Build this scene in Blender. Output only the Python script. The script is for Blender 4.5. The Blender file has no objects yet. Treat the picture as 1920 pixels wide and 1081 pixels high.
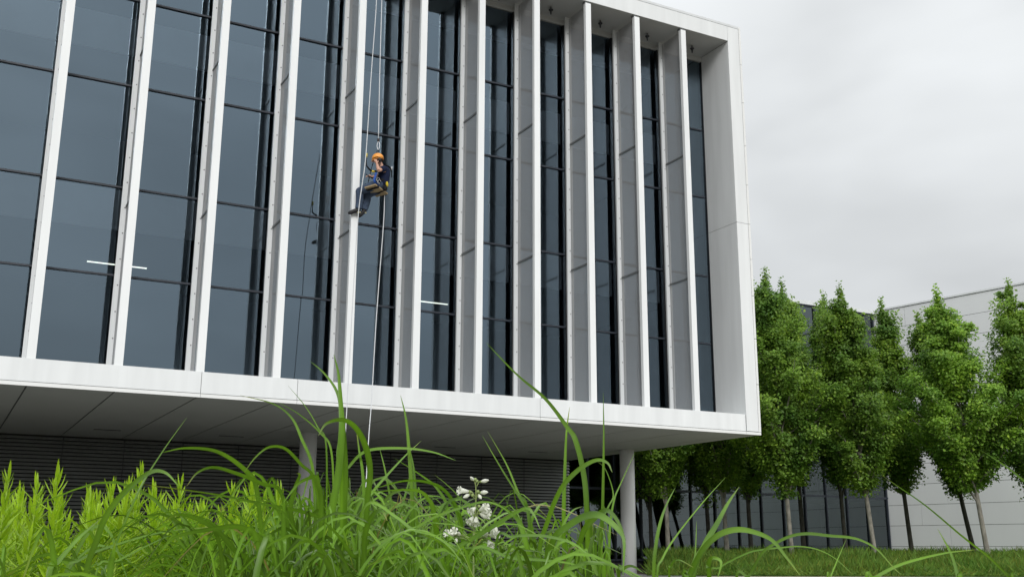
import bpy, math, random
import numpy as np
from mathutils import Vector, Matrix
random.seed(7); rng = np.random.default_rng(11)
rad = math.radians
scene = bpy.context.scene
COL = scene.collection

# ------------------------------------------------------------------ camera
F_PX = 1985.73
YAW, PITCH, ROLL = 0.4919, 0.2404, 0.0036
CAM = Vector((-20.6606, -23.4348, -3.1663))
_f = Vector((math.sin(YAW)*math.cos(PITCH), math.cos(YAW)*math.cos(PITCH), math.sin(PITCH)))
_r0 = Vector((math.cos(YAW), -math.sin(YAW), 0)); _u0 = _r0.cross(_f)
RIGHT = _r0*math.cos(ROLL) + _u0*math.sin(ROLL)
UP = -_r0*math.sin(ROLL) + _u0*math.cos(ROLL)
FWD = _f
cd = bpy.data.cameras.new('camera'); cam = bpy.data.objects.new('camera', cd); COL.objects.link(cam)
cd.sensor_width = 36.0; cd.lens = F_PX/1920*36.0; cd.clip_start = 0.05; cd.clip_end = 2000
M = Matrix((RIGHT, UP, -FWD)).transposed().to_4x4(); M.translation = CAM
cam.matrix_world = M; scene.camera = cam

# ------------------------------------------------------------------ sky, sun, exposure
SUN_DIR = Vector((-0.24, -0.70, 0.42)).normalized()
SUN_EL = math.asin(SUN_DIR.z); SUN_AZ = math.atan2(SUN_DIR.x, SUN_DIR.y)
world = bpy.data.worlds.new('World'); scene.world = world; world.use_nodes = True
nt = world.node_tree; nt.nodes.clear()
def N(t, **kw):
    n = nt.nodes.new(t)
    for k, v in kw.items(): setattr(n, k, v)
    return n
out = N('ShaderNodeOutputWorld'); bg = N('ShaderNodeBackground')
tc = N('ShaderNodeTexCoord'); sep = N('ShaderNodeSeparateXYZ')
nt.links.new(tc.outputs['Generated'], sep.inputs[0])
# overcast sky: brightness rises evenly from the horizon to the zenith, soft cloud texture
mx = N('ShaderNodeMath', operation='MAXIMUM'); mx.inputs[1].default_value = 0.0
nt.links.new(sep.outputs['Z'], mx.inputs[0])
sq = N('ShaderNodeMath', operation='POWER'); sq.inputs[1].default_value = 2.0; nt.links.new(mx.outputs[0], sq.inputs[0])
gr = N('ShaderNodeMath', operation='MULTIPLY_ADD'); gr.inputs[1].default_value = 0.85; gr.inputs[2].default_value = 0.60
nt.links.new(sq.outputs[0], gr.inputs[0])
mp = N('ShaderNodeMapping'); mp.inputs['Scale'].default_value = (1.6, 1.6, 4.2)
nt.links.new(tc.outputs['Generated'], mp.inputs[0])
nz = N('ShaderNodeTexNoise', noise_dimensions='4D'); nz.inputs['W'].default_value = 6.0; nz.inputs['Scale'].default_value = 1.7; nz.inputs['Detail'].default_value = 3.5; nz.inputs['Distortion'].default_value = 0.35
nt.links.new(mp.outputs[0], nz.inputs['Vector'])
cr = N('ShaderNodeMapRange'); cr.inputs['From Min'].default_value = 0.37; cr.inputs['From Max'].default_value = 0.63
cr.inputs['To Min'].default_value = 0.85; cr.inputs['To Max'].default_value = 1.06
nt.links.new(nz.outputs['Fac'], cr.inputs['Value'])
ml = N('ShaderNodeMath', operation='MULTIPLY'); nt.links.new(gr.outputs[0], ml.inputs[0]); nt.links.new(cr.outputs[0], ml.inputs[1])
tint = N('ShaderNodeMix', data_type='RGBA', blend_type='MULTIPLY'); tint.inputs['Factor'].default_value = 1
tint.inputs['A'].default_value = (0.955, 0.985, 1.0, 1); nt.links.new(ml.outputs[0], tint.inputs['B'])
sky = N('ShaderNodeTexSky', sky_type='NISHITA'); sky.sun_disc = False
sky.sun_elevation = SUN_EL; sky.sun_rotation = SUN_AZ; sky.air_density = 1.0; sky.dust_density = 3.0
skm = N('ShaderNodeMix', data_type='RGBA', blend_type='MULTIPLY'); skm.inputs['Factor'].default_value = 1
skm.inputs['B'].default_value = (0.08, 0.08, 0.08, 1); nt.links.new(sky.outputs[0], skm.inputs['A'])
mixs = N('ShaderNodeMix', data_type='RGBA'); mixs.inputs['Factor'].default_value = 0.06
nt.links.new(tint.outputs['Result'], mixs.inputs['A']); nt.links.new(skm.outputs['Result'], mixs.inputs['B'])
nt.links.new(mixs.outputs['Result'], bg.inputs['Color']); bg.inputs['Strength'].default_value = 1.0
nt.links.new(bg.outputs[0], out.inputs[0])
sl = bpy.data.lights.new('sun', 'SUN'); sl.energy = 1.5; sl.angle = rad(24); sl.color = (1, 0.985, 0.96)
so = bpy.data.objects.new('sun', sl); COL.objects.link(so); so.location = (0, -40, 40)
so.rotation_euler = (-SUN_DIR).to_track_quat('-Z', 'Y').to_euler()
scene.view_settings.view_transform = 'Standard'; scene.view_settings.look = 'None'
scene.view_settings.gamma = 1.0; scene.view_settings.exposure = 0.30; scene.view_settings.use_curve_mapping = False
scene.render.engine = 'CYCLES'
scene.cycles.max_bounces = 8; scene.cycles.transparent_max_bounces = 16; scene.cycles.use_denoising = True
scene.cycles.caustics_reflective = False; scene.cycles.caustics_refractive = False

# ------------------------------------------------------------------ helpers
def ray(x, y): return FWD*F_PX + RIGHT*(x-960) - UP*(y-540)
def at(x, y, axis, val):
    d = ray(x, y); return CAM + d*((val-CAM[axis])/d[axis])
def dep(x, y, D): return CAM + ray(x, y)*(D/F_PX)
MATS = {}
def mat(name, build):
    m = bpy.data.materials.new(name); m.use_nodes = True; m.node_tree.nodes.clear(); t = m.node_tree
    o = t.nodes.new('ShaderNodeOutputMaterial'); s = build(t, lambda k, **kw: _nn(t, k, kw)); t.links.new(s, o.inputs['Surface'])
    MATS[name] = m; return m
def _nn(t, k, kw):
    n = t.nodes.new('ShaderNode'+k)
    for a, v in kw.items(): setattr(n, a, v)
    return n
def noisy(base, amount=0.12, scale=3.0, rough=0.5, spec=0.5, bump=0.0, bscale=40, stretch=(1, 1, 1), detail=5, transl=0.0, metallic=0.0, attr=False, coat=0.0, second=None):
    """diffuse/gloss surface whose colour wavers a little with world position"""
    def b(t, n):
        g = n('NewGeometry'); mp = n('Mapping'); mp.inputs['Scale'].default_value = stretch
        t.links.new(g.outputs['Position'], mp.inputs[0])
        z = n('TexNoise'); z.inputs['Scale'].default_value = scale; z.inputs['Detail'].default_value = detail
        t.links.new(mp.outputs[0], z.inputs['Vector'])
        r = n('MapRange'); r.inputs['From Min'].default_value = 0.25; r.inputs['From Max'].default_value = 0.75
        t.links.new(z.outputs['Fac'], r.inputs['Value'])
        mx = n('Mix', data_type='RGBA'); t.links.new(r.outputs[0], mx.inputs['Factor'])
        c2 = second or tuple(min(1, c*(1+amount)) for c in base)
        mx.inputs['A'].default_value = (*[c*(1-amount) for c in base], 1); mx.inputs['B'].default_value = (*c2, 1)
        colr = mx.outputs['Result']
        oi = n('ObjectInfo'); rr = n('MapRange'); rr.inputs['To Min'].default_value = 1-amount*0.35; rr.inputs['To Max'].default_value = 1+amount*0.35
        t.links.new(oi.outputs['Random'], rr.inputs['Value'])
        m2 = n('Mix', data_type='RGBA', blend_type='MULTIPLY'); m2.inputs['Factor'].default_value = 1
        t.links.new(colr, m2.inputs['A']); t.links.new(rr.outputs[0], m2.inputs['B']); colr = m2.outputs['Result']
        if attr:
            a = n('Attribute', attribute_name='tone'); m3 = n('Mix', data_type='RGBA', blend_type='MULTIPLY'); m3.inputs['Factor'].default_value = 1
            t.links.new(colr, m3.inputs['A']); t.links.new(a.outputs['Color'], m3.inputs['B']); colr = m3.outputs['Result']
        p = n('BsdfPrincipled'); p.inputs['Roughness'].default_value = rough; p.inputs['Specular IOR Level'].default_value = spec
        p.inputs['Metallic'].default_value = metallic; p.inputs['Coat Weight'].default_value = coat
        t.links.new(colr, p.inputs['Base Color'])
        if bump:
            bz = n('TexNoise'); bz.inputs['Scale'].default_value = bscale; bz.inputs['Detail'].default_value = 4
            t.links.new(mp.outputs[0], bz.inputs['Vector'])
            bp = n('Bump'); bp.inputs['Strength'].default_value = bump; bp.inputs['Distance'].default_value = 0.02
            t.links.new(bz.outputs['Fac'], bp.inputs['Height']); t.links.new(bp.outputs[0], p.inputs['Normal'])
        if transl:
            tr = n('BsdfTranslucent'); t.links.new(colr, tr.inputs['Color'])
            ms = n('MixShader'); ms.inputs[0].default_value = transl
            t.links.new(p.outputs[0], ms.inputs[1]); t.links.new(tr.outputs[0], ms.inputs[2]); return ms.outputs[0]
        return p.outputs[0]
    return b
mat('white_panel', noisy((0.755, 0.775, 0.78), 0.07, 1.6, 0.42, 0.4, stretch=(2.2, 2.2, 0.22), detail=8))
mat('trim_white', noisy((0.78, 0.79, 0.78), 0.03, 1.5, 0.4, 0.4))
mat('nose_white', noisy((0.82, 0.84, 0.845), 0.05, 1.2, 0.4, 0.45, stretch=(2, 2, 0.4)))
mat('strip_grey', noisy((0.68, 0.70, 0.71), 0.05, 1.5, 0.45, 0.4, stretch=(2, 2, 0.3)))
mat('joint_dark', noisy((0.08, 0.085, 0.08), 0.1, 3, 0.7))
mat('paving_grey', noisy((0.26, 0.26, 0.245), 0.2, 1.1, 0.9, 0.2, bump=0.3, bscale=25))
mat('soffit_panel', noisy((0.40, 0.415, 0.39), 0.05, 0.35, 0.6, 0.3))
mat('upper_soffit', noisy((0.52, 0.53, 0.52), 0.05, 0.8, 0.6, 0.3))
mat('metal_dark', noisy((0.012, 0.014, 0.017), 0.15, 4, 0.4, 0.5))
mat('transom_metal', noisy((0.035, 0.042, 0.055), 0.15, 4, 0.45, 0.4))
mat('bracket_grey', noisy((0.16, 0.17, 0.17), 0.1, 4, 0.5))
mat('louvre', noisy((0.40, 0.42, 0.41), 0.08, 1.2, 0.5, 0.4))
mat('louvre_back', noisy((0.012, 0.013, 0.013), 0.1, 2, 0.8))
mat('column_white', noisy((0.84, 0.85, 0.85), 0.04, 1.5, 0.5, 0.35, stretch=(1, 1, 0.4)))
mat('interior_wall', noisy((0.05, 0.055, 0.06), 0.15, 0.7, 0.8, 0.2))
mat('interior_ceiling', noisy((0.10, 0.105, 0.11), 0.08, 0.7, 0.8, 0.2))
mat('bulkhead', noisy((0.80, 0.83, 0.86), 0.08, 0.8, 0.7, 0.2))
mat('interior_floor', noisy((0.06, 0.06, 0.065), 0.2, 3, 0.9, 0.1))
mat('ground_soil', noisy((0.10, 0.085, 0.06), 0.35, 1.2, 0.95, 0.1, bump=0.5, bscale=12))
mat('concrete', noisy((0.42, 0.37, 0.31), 0.16, 1.2, 0.9, 0.2, bump=0.3, bscale=30))
mat('lawn_ground', noisy((0.05, 0.105, 0.018), 0.3, 1.4, 0.95, 0.1, bump=0.5, bscale=20))
mat('lawn_blades', noisy((0.14, 0.34, 0.035), 0.45, 0.9, 0.6, 0.3, transl=0.35, attr=True, second=(0.17, 0.26, 0.04)))
mat('grey_wall', noisy((0.70, 0.715, 0.725), 0.06, 0.35, 0.55, 0.3, stretch=(1, 1, 0.5)))
mat('bark', noisy((0.26, 0.245, 0.21), 0.5, 9, 0.9, 0.2, bump=0.8, bscale=22, stretch=(1, 1, 0.35)))
mat('bark_dark', noisy((0.085, 0.08, 0.07), 0.4, 9, 0.9, 0.2, bump=0.8, bscale=22, stretch=(1, 1, 0.35)))
mat('leaf_tree', noisy((0.125, 0.31, 0.055), 0.38, 0.8, 0.5, 0.4, transl=0.45, attr=True, second=(0.31, 0.50, 0.055)))
mat('blade_green', noisy((0.125, 0.285, 0.013), 0.28, 6, 0.37, 0.5, transl=0.42, attr=True, stretch=(1, 1, 1), second=(0.18, 0.345, 0.025)))
mat('leaf_lime', noisy((0.34, 0.56, 0.02), 0.25, 9, 0.42, 0.45, transl=0.40, attr=True, second=(0.45, 0.68, 0.03)))
mat('stem_lime', noisy((0.24, 0.36, 0.04), 0.2, 12, 0.6, 0.3))
mat('petal', noisy((0.86, 0.87, 0.78), 0.05, 60, 0.55, 0.3, transl=0.3))
mat('bud_green', noisy((0.26, 0.33, 0.12), 0.2, 60, 0.6, 0.3))
mat('rope_white', noisy((0.66, 0.68, 0.70), 0.1, 30, 0.8, 0.2, bump=0.4, bscale=200))
mat('skin', noisy((0.50, 0.28, 0.20), 0.08, 12, 0.55, 0.4))
mat('hair_dark', noisy((0.02, 0.014, 0.01), 0.2, 40, 0.6, 0.3))
mat('shirt_navy', noisy((0.010, 0.016, 0.045), 0.25, 9, 0.9, 0.2, bump=0.5, bscale=14))
mat('denim', noisy((0.06, 0.085, 0.135), 0.3, 14, 0.9, 0.2, bump=0.6, bscale=16))
mat('shoe_black', noisy((0.012, 0.012, 0.013), 0.2, 20, 0.6, 0.4))
mat('sole_pale', noisy((0.60, 0.58, 0.40), 0.1, 20, 0.7, 0.3))
mat('helmet_orange', noisy((0.80, 0.33, 0.055), 0.05, 6, 0.3, 0.5))
mat('muff_black', noisy((0.02, 0.012, 0.012), 0.2, 20, 0.5, 0.4))
mat('webbing_black', noisy((0.012, 0.012, 0.014), 0.2, 30, 0.8, 0.2))
mat('webbing_blue', noisy((0.012, 0.06, 0.27), 0.15, 20, 0.7, 0.3))
mat('webbing_yellow', noisy((0.55, 0.42, 0.03), 0.15, 20, 0.7, 0.3))
mat('plywood', noisy((0.40, 0.30, 0.17), 0.2, 14, 0.7, 0.3, stretch=(1, 6, 1)))
mat('steel', noisy((0.55, 0.56, 0.57), 0.1, 20, 0.3, 0.5, metallic=0.8))
mat('tool_black', noisy((0.015, 0.015, 0.016), 0.1, 20, 0.5, 0.4))

def glass(ior, gl, tr):
    def b(t, n):
        fr = n('Fresnel'); fr.inputs['IOR'].default_value = ior
        # very slight waviness of the panes
        g = n('NewGeometry'); z = n('TexNoise'); z.inputs['Scale'].default_value = 0.55; z.inputs['Detail'].default_value = 1
        t.links.new(g.outputs['Position'], z.inputs['Vector'])
        bp = n('Bump'); bp.inputs['Strength'].default_value = 0.10; bp.inputs['Distance'].default_value = 0.02
        t.links.new(z.outputs['Fac'], bp.inputs['Height'])
        gg = n('BsdfGlossy'); gg.inputs['Roughness'].default_value = 0.0; gg.inputs['Color'].default_value = (*gl, 1)
        t.links.new(bp.outputs[0], gg.inputs['Normal'])
        oi = n('ObjectInfo'); rr = n('MapRange'); rr.inputs['To Min'].default_value = 0.84; rr.inputs['To Max'].default_value = 1.0
        t.links.new(oi.outputs['Random'], rr.inputs['Value']); vm = n('Mix', data_type='RGBA', blend_type='MULTIPLY'); vm.inputs['Factor'].default_value = 1
        vm.inputs['A'].default_value = (*gl, 1); t.links.new(rr.outputs[0], vm.inputs['B']); t.links.new(vm.outputs['Result'], gg.inputs['Color'])
        tt = n('BsdfTransparent'); tt.inputs['Color'].default_value = (*tr, 1)
        ms = n('MixShader'); t.links.new(fr.outputs[0], ms.inputs[0]); t.links.new(tt.outputs[0], ms.inputs[1]); t.links.new(gg.outputs[0], ms.inputs[2])
        return ms.outputs[0]
    return b
mat('glass_facade', glass(2.95, (0.62, 0.82, 1.0), (0.76, 0.86, 0.95)))
mat('glass_dark', glass(2.45, (0.78, 0.90, 0.95), (0.22, 0.26, 0.28)))
def perforated(t, n):
    g = n('NewGeometry'); s = n('SeparateXYZ'); t.links.new(g.outputs['Position'], s.inputs[0])
    P = 0.030
    def frac(src, shift=None):
        d = n('Math', operation='DIVIDE'); d.inputs[1].default_value = P; t.links.new(src, d.inputs[0]); v = d.outputs[0]
        if shift: a = n('Math', operation='ADD'); t.links.new(v, a.inputs[0]); t.links.new(shift, a.inputs[1]); v = a.outputs[0]
        fl = n('Math', operation='FLOOR'); t.links.new(v, fl.inputs[0])
        f = n('Math', operation='FRACT'); t.links.new(v, f.inputs[0])
        c = n('Math', operation='SUBTRACT'); c.inputs[1].default_value = 0.5; t.links.new(f.outputs[0], c.inputs[0])
        return c.outputs[0], fl.outputs[0]
    cz, fz = frac(s.outputs['Z'])
    h = n('Math', operation='MULTIPLY'); h.inputs[1].default_value = 0.5; t.links.new(fz, h.inputs[0])
    cy, _ = frac(s.outputs['Y'], h.outputs[0])
    a = n('Math', operation='MULTIPLY'); t.links.new(cz, a.inputs[0]); t.links.new(cz, a.inputs[1])
    b = n('Math', operation='MULTIPLY_ADD'); t.links.new(cy, b.inputs[0]); t.links.new(cy, b.inputs[1]); t.links.new(a.outputs[0], b.inputs[2])
    lt = n('Math', operation='LESS_THAN'); lt.inputs[1].default_value = 0.40**2; t.links.new(b.outputs[0], lt.inputs[0])
    p = n('BsdfPrincipled'); p.inputs['Base Color'].default_value = (0.47, 0.48, 0.49, 1); p.inputs['Roughness'].default_value = 0.5
    tr = n('BsdfTransparent'); ms = n('MixShader')
    t.links.new(lt.outputs[0], ms.inputs[0]); t.links.new(p.outputs[0], ms.inputs[1]); t.links.new(tr.outputs[0], ms.inputs[2])
    return ms.outputs[0]
mat('perforated_metal', perforated)
def emit(t, n):
    e = n('Emission'); e.inputs['Color'].default_value = (1, 0.98, 0.80, 1); e.inputs['Strength'].default_value = 1.5; return e.outputs[0]
mat('lamp_lit', emit)

WL = {}                                   # world locations of parents (all unrotated, unscaled)
def attach(o, parent):
    if parent is not None:
        w = o.location.copy(); o.parent = parent; o.location = w - WL[parent.name]
def empty(name, loc, parent=None, label=None, cat=None, group=None):
    o = bpy.data.objects.new(name, None); COL.objects.link(o); o.empty_display_size = 0.2
    o.location = Vector(loc); WL[o.name] = Vector(loc); attach(o, parent); tag(o, label, cat, group); return o
def tag(o, label=None, cat=None, group=None, kind=None):
    if label: o['label'] = label
    if cat: o['category'] = cat
    if group: o['group'] = group
    if kind: o['kind'] = kind
    return o
def link(name, me, parent=None, loc=(0, 0, 0)):
    o = bpy.data.objects.new(name, me); COL.objects.link(o); o.location = Vector(loc)
    WL[o.name] = Vector(loc); attach(o, parent); return o
def meshobj(name, verts, faces, m, parent=None, smooth=False, origin=None, tone=None):
    org = Vector(origin) if origin is not None else Vector((0, 0, 0))
    me = bpy.data.meshes.new(name); me.from_pydata([tuple(Vector(v)-org) for v in verts], [], faces)
    me.materials.append(MATS[m])
    if smooth: me.polygons.foreach_set('use_smooth', [True]*len(me.polygons))
    if tone is not None: set_tone(me, tone)
    return link(name, me, parent, org)
def set_tone(me, tone):                    # natural leaf-to-leaf colour differences, one value triple per vertex
    a = me.color_attributes.new('tone', 'FLOAT_COLOR', 'POINT')
    t = np.ones((len(me.vertices), 4), np.float32); t[:, :3] = np.asarray(tone, np.float32) if np.ndim(tone) == 2 else np.asarray(tone, np.float32)[:, None]
    a.data.foreach_set('color', t.ravel())
CUBE = {}
def box(name, lo, hi, m, parent=None):
    """a box between two corners; alike boxes share one mesh"""
    lo, hi = Vector(lo), Vector(hi)
    if m not in CUBE:
        me = bpy.data.meshes.new('box_'+m)
        v = [(x, y, z) for x in (-.5, .5) for y in (-.5, .5) for z in (-.5, .5)]
        me.from_pydata(v, [], [(0, 1, 3, 2), (4, 6, 7, 5), (0, 4, 5, 1), (2, 3, 7, 6), (0, 2, 6, 4), (1, 5, 7, 3)])
        me.materials.append(MATS[m]); CUBE[m] = me
    o = bpy.data.objects.new(name, CUBE[m]); COL.objects.link(o)
    o.location = (lo+hi)/2; o.scale = hi-lo; attach(o, parent); return o
def catmull(P, n):
    P = [Vector(p) for p in P]
    if len(P) == 2: return [P[0].lerp(P[1], i/n) for i in range(n+1)]
    Q = [2*P[0]-P[1]] + P + [2*P[-1]-P[-2]]; o = []
    for i in range(1, len(Q)-2):
        for j in range(n):
            t = j/n; a, b, c, d = Q[i-1:i+3]
            o.append(0.5*((2*b)+(c-a)*t+(2*a-5*b+4*c-d)*t*t+(3*b-a-3*c+d)*t**3))
    o.append(P[-1]); return o
def lerp_list(R, k):                       # resample radii to k values
    return [float(v) for v in np.interp(np.linspace(0, len(R)-1, k), range(len(R)), R)]
def tube(P, R, seg=8, n=4, cap=True):
    path = catmull(P, n); R = lerp_list(R if hasattr(R, '__len__') else [R, R], len(path))
    V, Fc = [], []; prev = None
    for i, p in enumerate(path):
        t = (path[min(i+1, len(path)-1)]-path[max(i-1, 0)]).normalized()
        a = prev - t*prev.dot(t) if prev else t.orthogonal()
        a.normalize(); prev = a; b = t.cross(a)
        for s in range(seg):
            w = 2*math.pi*s/seg; V.append(p+(a*math.cos(w)+b*math.sin(w))*R[i])
    for i in range(len(path)-1):
        for s in range(seg):
            s2 = (s+1) % seg; Fc.append((i*seg+s, i*seg+s2, (i+1)*seg+s2, (i+1)*seg+s))
    if cap: Fc.append(tuple(range(seg))[::-1]); Fc.append(tuple((len(path)-1)*seg+s for s in range(seg)))
    return V, Fc
def ball(c, r, seg=12, rings=8):
    c = Vector(c); r = Vector(r) if hasattr(r, '__len__') else Vector((r, r, r)); V, Fc = [], []
    V.append(c+Vector((0, 0, r.z)))
    for i in range(1, rings):
        a = math.pi*i/rings
        for s in range(seg):
            w = 2*math.pi*s/seg; V.append(c+Vector((r.x*math.sin(a)*math.cos(w), r.y*math.sin(a)*math.sin(w), r.z*math.cos(a))))
    V.append(c-Vector((0, 0, r.z))); L = len(V)-1
    for s in range(seg):
        s2 = (s+1) % seg; Fc.append((0, 1+s, 1+s2)); Fc.append((L, L-seg+s2, L-seg+s))
        for i in range(rings-2):
            a = 1+i*seg; Fc.append((a+s, a+seg+s, a+seg+s2, a+s2))
    return V, Fc
def merge(*parts):
    V, Fc = [], []
    for v, f in parts:
        o = len(V); V += list(v); Fc += [tuple(i+o for i in q) for q in f]
    return V, Fc

GZ = -3.96; XL0 = -31.5
# ------------------------------------------------------------------ setting: ground, path, lawn
def plane(name, pts, m, kind='structure'):
    o = meshobj(name, pts, [tuple(range(len(pts)))], m); return tag(o, kind=kind)
plane('ground', [(-700, -700, GZ-.02), (900, -700, GZ-.02), (900, 900, GZ-.02), (-700, 900, GZ-.02)], 'ground_soil')
FH = Vector((math.sin(YAW), math.cos(YAW), 0)); RH = _r0
def gp(u, d, z=0.0):                       # ground point at image column u and distance d straight ahead
    p = CAM + FH*d + RH*(d*(u-960)/F_PX*1.03); return Vector((p.x, p.y, z))
def lawn_z(d): return GZ+0.006 + 0.50*min(1, max(0, (d-33.6)/7.5))
plane('path', [gp(700, 25, GZ-.005), gp(2300, 24, GZ-.005), gp(2300, 35, GZ-.005), gp(700, 35.5, GZ-.005)], 'concrete')
V, Fc = [], []
US = np.linspace(1200, 2500, 24); DS = [33.6, 34.5, 35.5, 37, 39, 41, 44, 50, 60, 80]
for d in DS:
    for u in US: V.append(gp(u, d, lawn_z(d) + (0.05*math.sin(u*.05+d) if 34 < d < 60 else 0)))
k = len(US)
for i in range(len(DS)-1):
    for j in range(k-1): Fc.append((i*k+j, i*k+j+1, (i+1)*k+j+1, (i+1)*k+j))
# paving under the overhang, extended unseen in front to bounce light onto the column
plane('paving', [(XL0, -15, GZ+.002), (-.05, -15, GZ+.002), (-.05, 10.5, GZ+.002), (XL0, 10.5, GZ+.002)], 'paving_grey')
tag(meshobj('lawn', V, Fc, 'lawn_ground', smooth=True), kind='structure')
# ------------------------------------------------------------------ main office building
XL = -31.5; ZS, ZTI, ZT = 0.562, 12.179, 12.757; W = 0.514; DG = 1.38; S = 1.7; X0 = -2.143
LEV = [ZS, 2.815, 4.912, 7.445, 9.665, 12.02]; NF = 14; YB = 15.5
B = empty('office_building', (-15, 6, GZ), label='white office building with tall vertical fins over dark glass, raised on round columns', cat='building')
box('sill_core', (XL, .031, .02), (-W-.012, DG+.06, ZS-.012), 'joint_dark', B)
box('sill_top', (XL, .029, ZS-.011), (-W-.002, DG-.07, ZS), 'white_panel', B)
xs = [XL, -22.2, -15.793, -13.636, -7.274, -.541]
for a, b in zip(xs[:-1], xs[1:]):
    box('frame_panel', (a+.006, 0, .090), (b-.006, .028, ZS+.001), 'white_panel', B)
    box('edge_trim', (a+.004, -.004, 0), (b-.004, .030, .078), 'trim_white', B)
box('edge_trim', (-.541+.004, -.004, 0), (-.0, .030, .078), 'trim_white', B)
# right end slab, its front panels, reveal panels and edge trim
box('end_wall_core', (-W+.014, .032, .03), (-.012, YB, ZT-.02), 'joint_dark', B)
ZJ = 6.292
for a, b in ((.090, ZJ), (ZJ, ZTI+.50)):
    box('frame_panel', (-W+.0, 0, a+.006), (-.084, .028, b-.006), 'white_panel', B)
for a, b in ((ZS, ZJ), (ZJ, ZTI)):
    box('reveal_panel', (-W-.001, .0285, a+.006), (-W+.013, DG-.02, b-.006), 'white_panel', B)
zz = [.080, 1.456, 2.80, 4.09, 5.2, 6.292, 7.525, 8.80, 10.2, 11.47, ZT]
for a, b in zip(zz[:-1], zz[1:]): box('edge_trim', (-.072, -.004, a+.008), (.004, .030, b-.008), 'trim_white', B)
for j in range(6):
    for a, b in ((.03, 3.1), (3.1, ZJ), (ZJ, 9.4), (9.4, ZT-.01)):
        box('side_panel', (-.011, .04+j*2.57, a+.006), (.0, .04+(j+1)*2.57-.012, b-.006), 'white_panel', B)
# top band, coping, upper soffit, roof
for a, b in zip(xs[:-1], [-22.2, -15.793, -13.636, -7.274, -W-.004]):
    box('frame_panel', (a+.006, 0, ZTI+.002), (b-.006, .028, ZTI+.494), 'white_panel', B)
    box('coping', (a+.003, -.006, ZTI+.504), (b-.003, .5, ZT), 'strip_grey', B)
box('coping', (-W-.002, -.0055, ZTI+.504), (-.074, .5, ZT), 'strip_grey', B)
box('upper_soffit', (XL, .0285, ZTI), (-W-.0015, DG+.05, ZTI+.03), 'upper_soffit', B)
box('roof', (XL, .032, ZTI+.05), (-W, YB, ZT-.06), 'strip_grey', B)
# soffit under the raised storeys, panel by panel
for j in range(19):
    b_ = -.55-S*(j-1); a_ = b_-S
    if j == 0: a_, b_ = -.55, -.014
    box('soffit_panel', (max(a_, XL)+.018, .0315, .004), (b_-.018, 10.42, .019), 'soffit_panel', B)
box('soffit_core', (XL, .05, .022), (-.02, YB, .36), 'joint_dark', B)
for j in range(9):
    xc = -2.8-3.45*j; box('slot_diffuser', (xc-.36, 7.96, -.006), (xc+.36, 8.05, .0035), 'metal_dark', B)
# glass, mullions and transoms
mull = [X0-.09-S*k for k in range(NF)]
edges = [-W-.02] + mull
for k in range(NF):
    xa, xb = edges[k+1], edges[k]
    for r_ in range(5):
        za, zb = LEV[r_], LEV[r_+1]; c = Vector(((xa+xb)/2, DG, (za+zb)/2)); hx, hz = (xb-xa)/2-.02, (zb-za)/2-.012
        me = bpy.data.meshes.new('glass_pane'); me.from_pydata([(-hx, 0, -hz), (hx, 0, -hz), (hx, 0, hz), (-hx, 0, hz)], [], [(0, 1, 2, 3)]); me.materials.append(MATS['glass_facade'])
        o = link('glass_pane', me, B, c); o.rotation_euler = (rad(random.gauss(0, .10)), 0, rad(random.gauss(0, .12)))
        if r_: box('transom', (xa+.057, DG-.045, za-.022), (xb-.057, DG+.07, za+.022), 'transom_metal', B)
    box('mullion', (xa-.055, DG-.06, ZS), (xa+.055, DG+.16, ZTI-.001), 'metal_dark', B)  # widened so its black also imitates the dark reflection beside the fin
box('mullion', (-W-.022, DG-.05, ZS), (-W-.003, DG+.15, ZTI-.001), 'metal_dark', B)
box('glass_header', (XL, DG-.062, 12.02), (-W-.0025, DG+.03, ZTI-.0005), 'upper_soffit', B)
# storeys seen through the glass
for (zf, zc, zn) in ((.55, 4.42, 5.45), (5.45, 9.09, 10.1), (10.1, 12.1, 12.3)):
    box('floor_slab', (XL, DG+.2 if zf < 1 else 3.32, zf-.18), (-W-.01, YB-.05, zf), 'interior_floor', B)
    box('ceiling', (XL, 3.32, zc), (-W-.01, YB-.06, zc+.03), 'interior_ceiling', B)
    box('bulkhead', (XL, 3.25, zc), (-W-.01, 3.315, zn-.002), 'bulkhead', B)
box('interior_wall', (XL, 9.6, .56), (-W-.012, 9.7, ZTI), 'interior_wall', B)
box('interior_side_wall', (XL-.1, DG+.2, .02), (XL-.001, YB, ZT), 'interior_wall', B)
for xa, ll in ((-17.70, 1.57), (-7.80, .95)): box('ceiling_light', (xa, 6.67, 4.395), (xa+ll, 6.72, 4.418), 'lamp_lit', B)
box('rear_wall', (XL, YB-.04, .37), (-W, YB, ZT-.07), 'grey_wall', B)
# sprinkler heads under the upper soffit, one per bay
hv, hf = merge(tube([(0, 0, 0), (0, 0, -.09)], .018, 8, 1), tube([(0, 0, -.09), (0, 0, -.11), (0, 0, -.16)], [.07, .065, .012], 10, 1), tube([(0, 0, -.15), (0, 0, -.24)], [.03, .02], 8, 1))
hm = bpy.data.meshes.new('sprinkler_head'); hm.from_pydata([tuple(v) for v in hv], [], hf); hm.materials.append(MATS['metal_dark'])
for k in range(NF): link('sprinkler_head', hm, B, (-1.29-1.71*k, .80, ZTI-.001))
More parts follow.
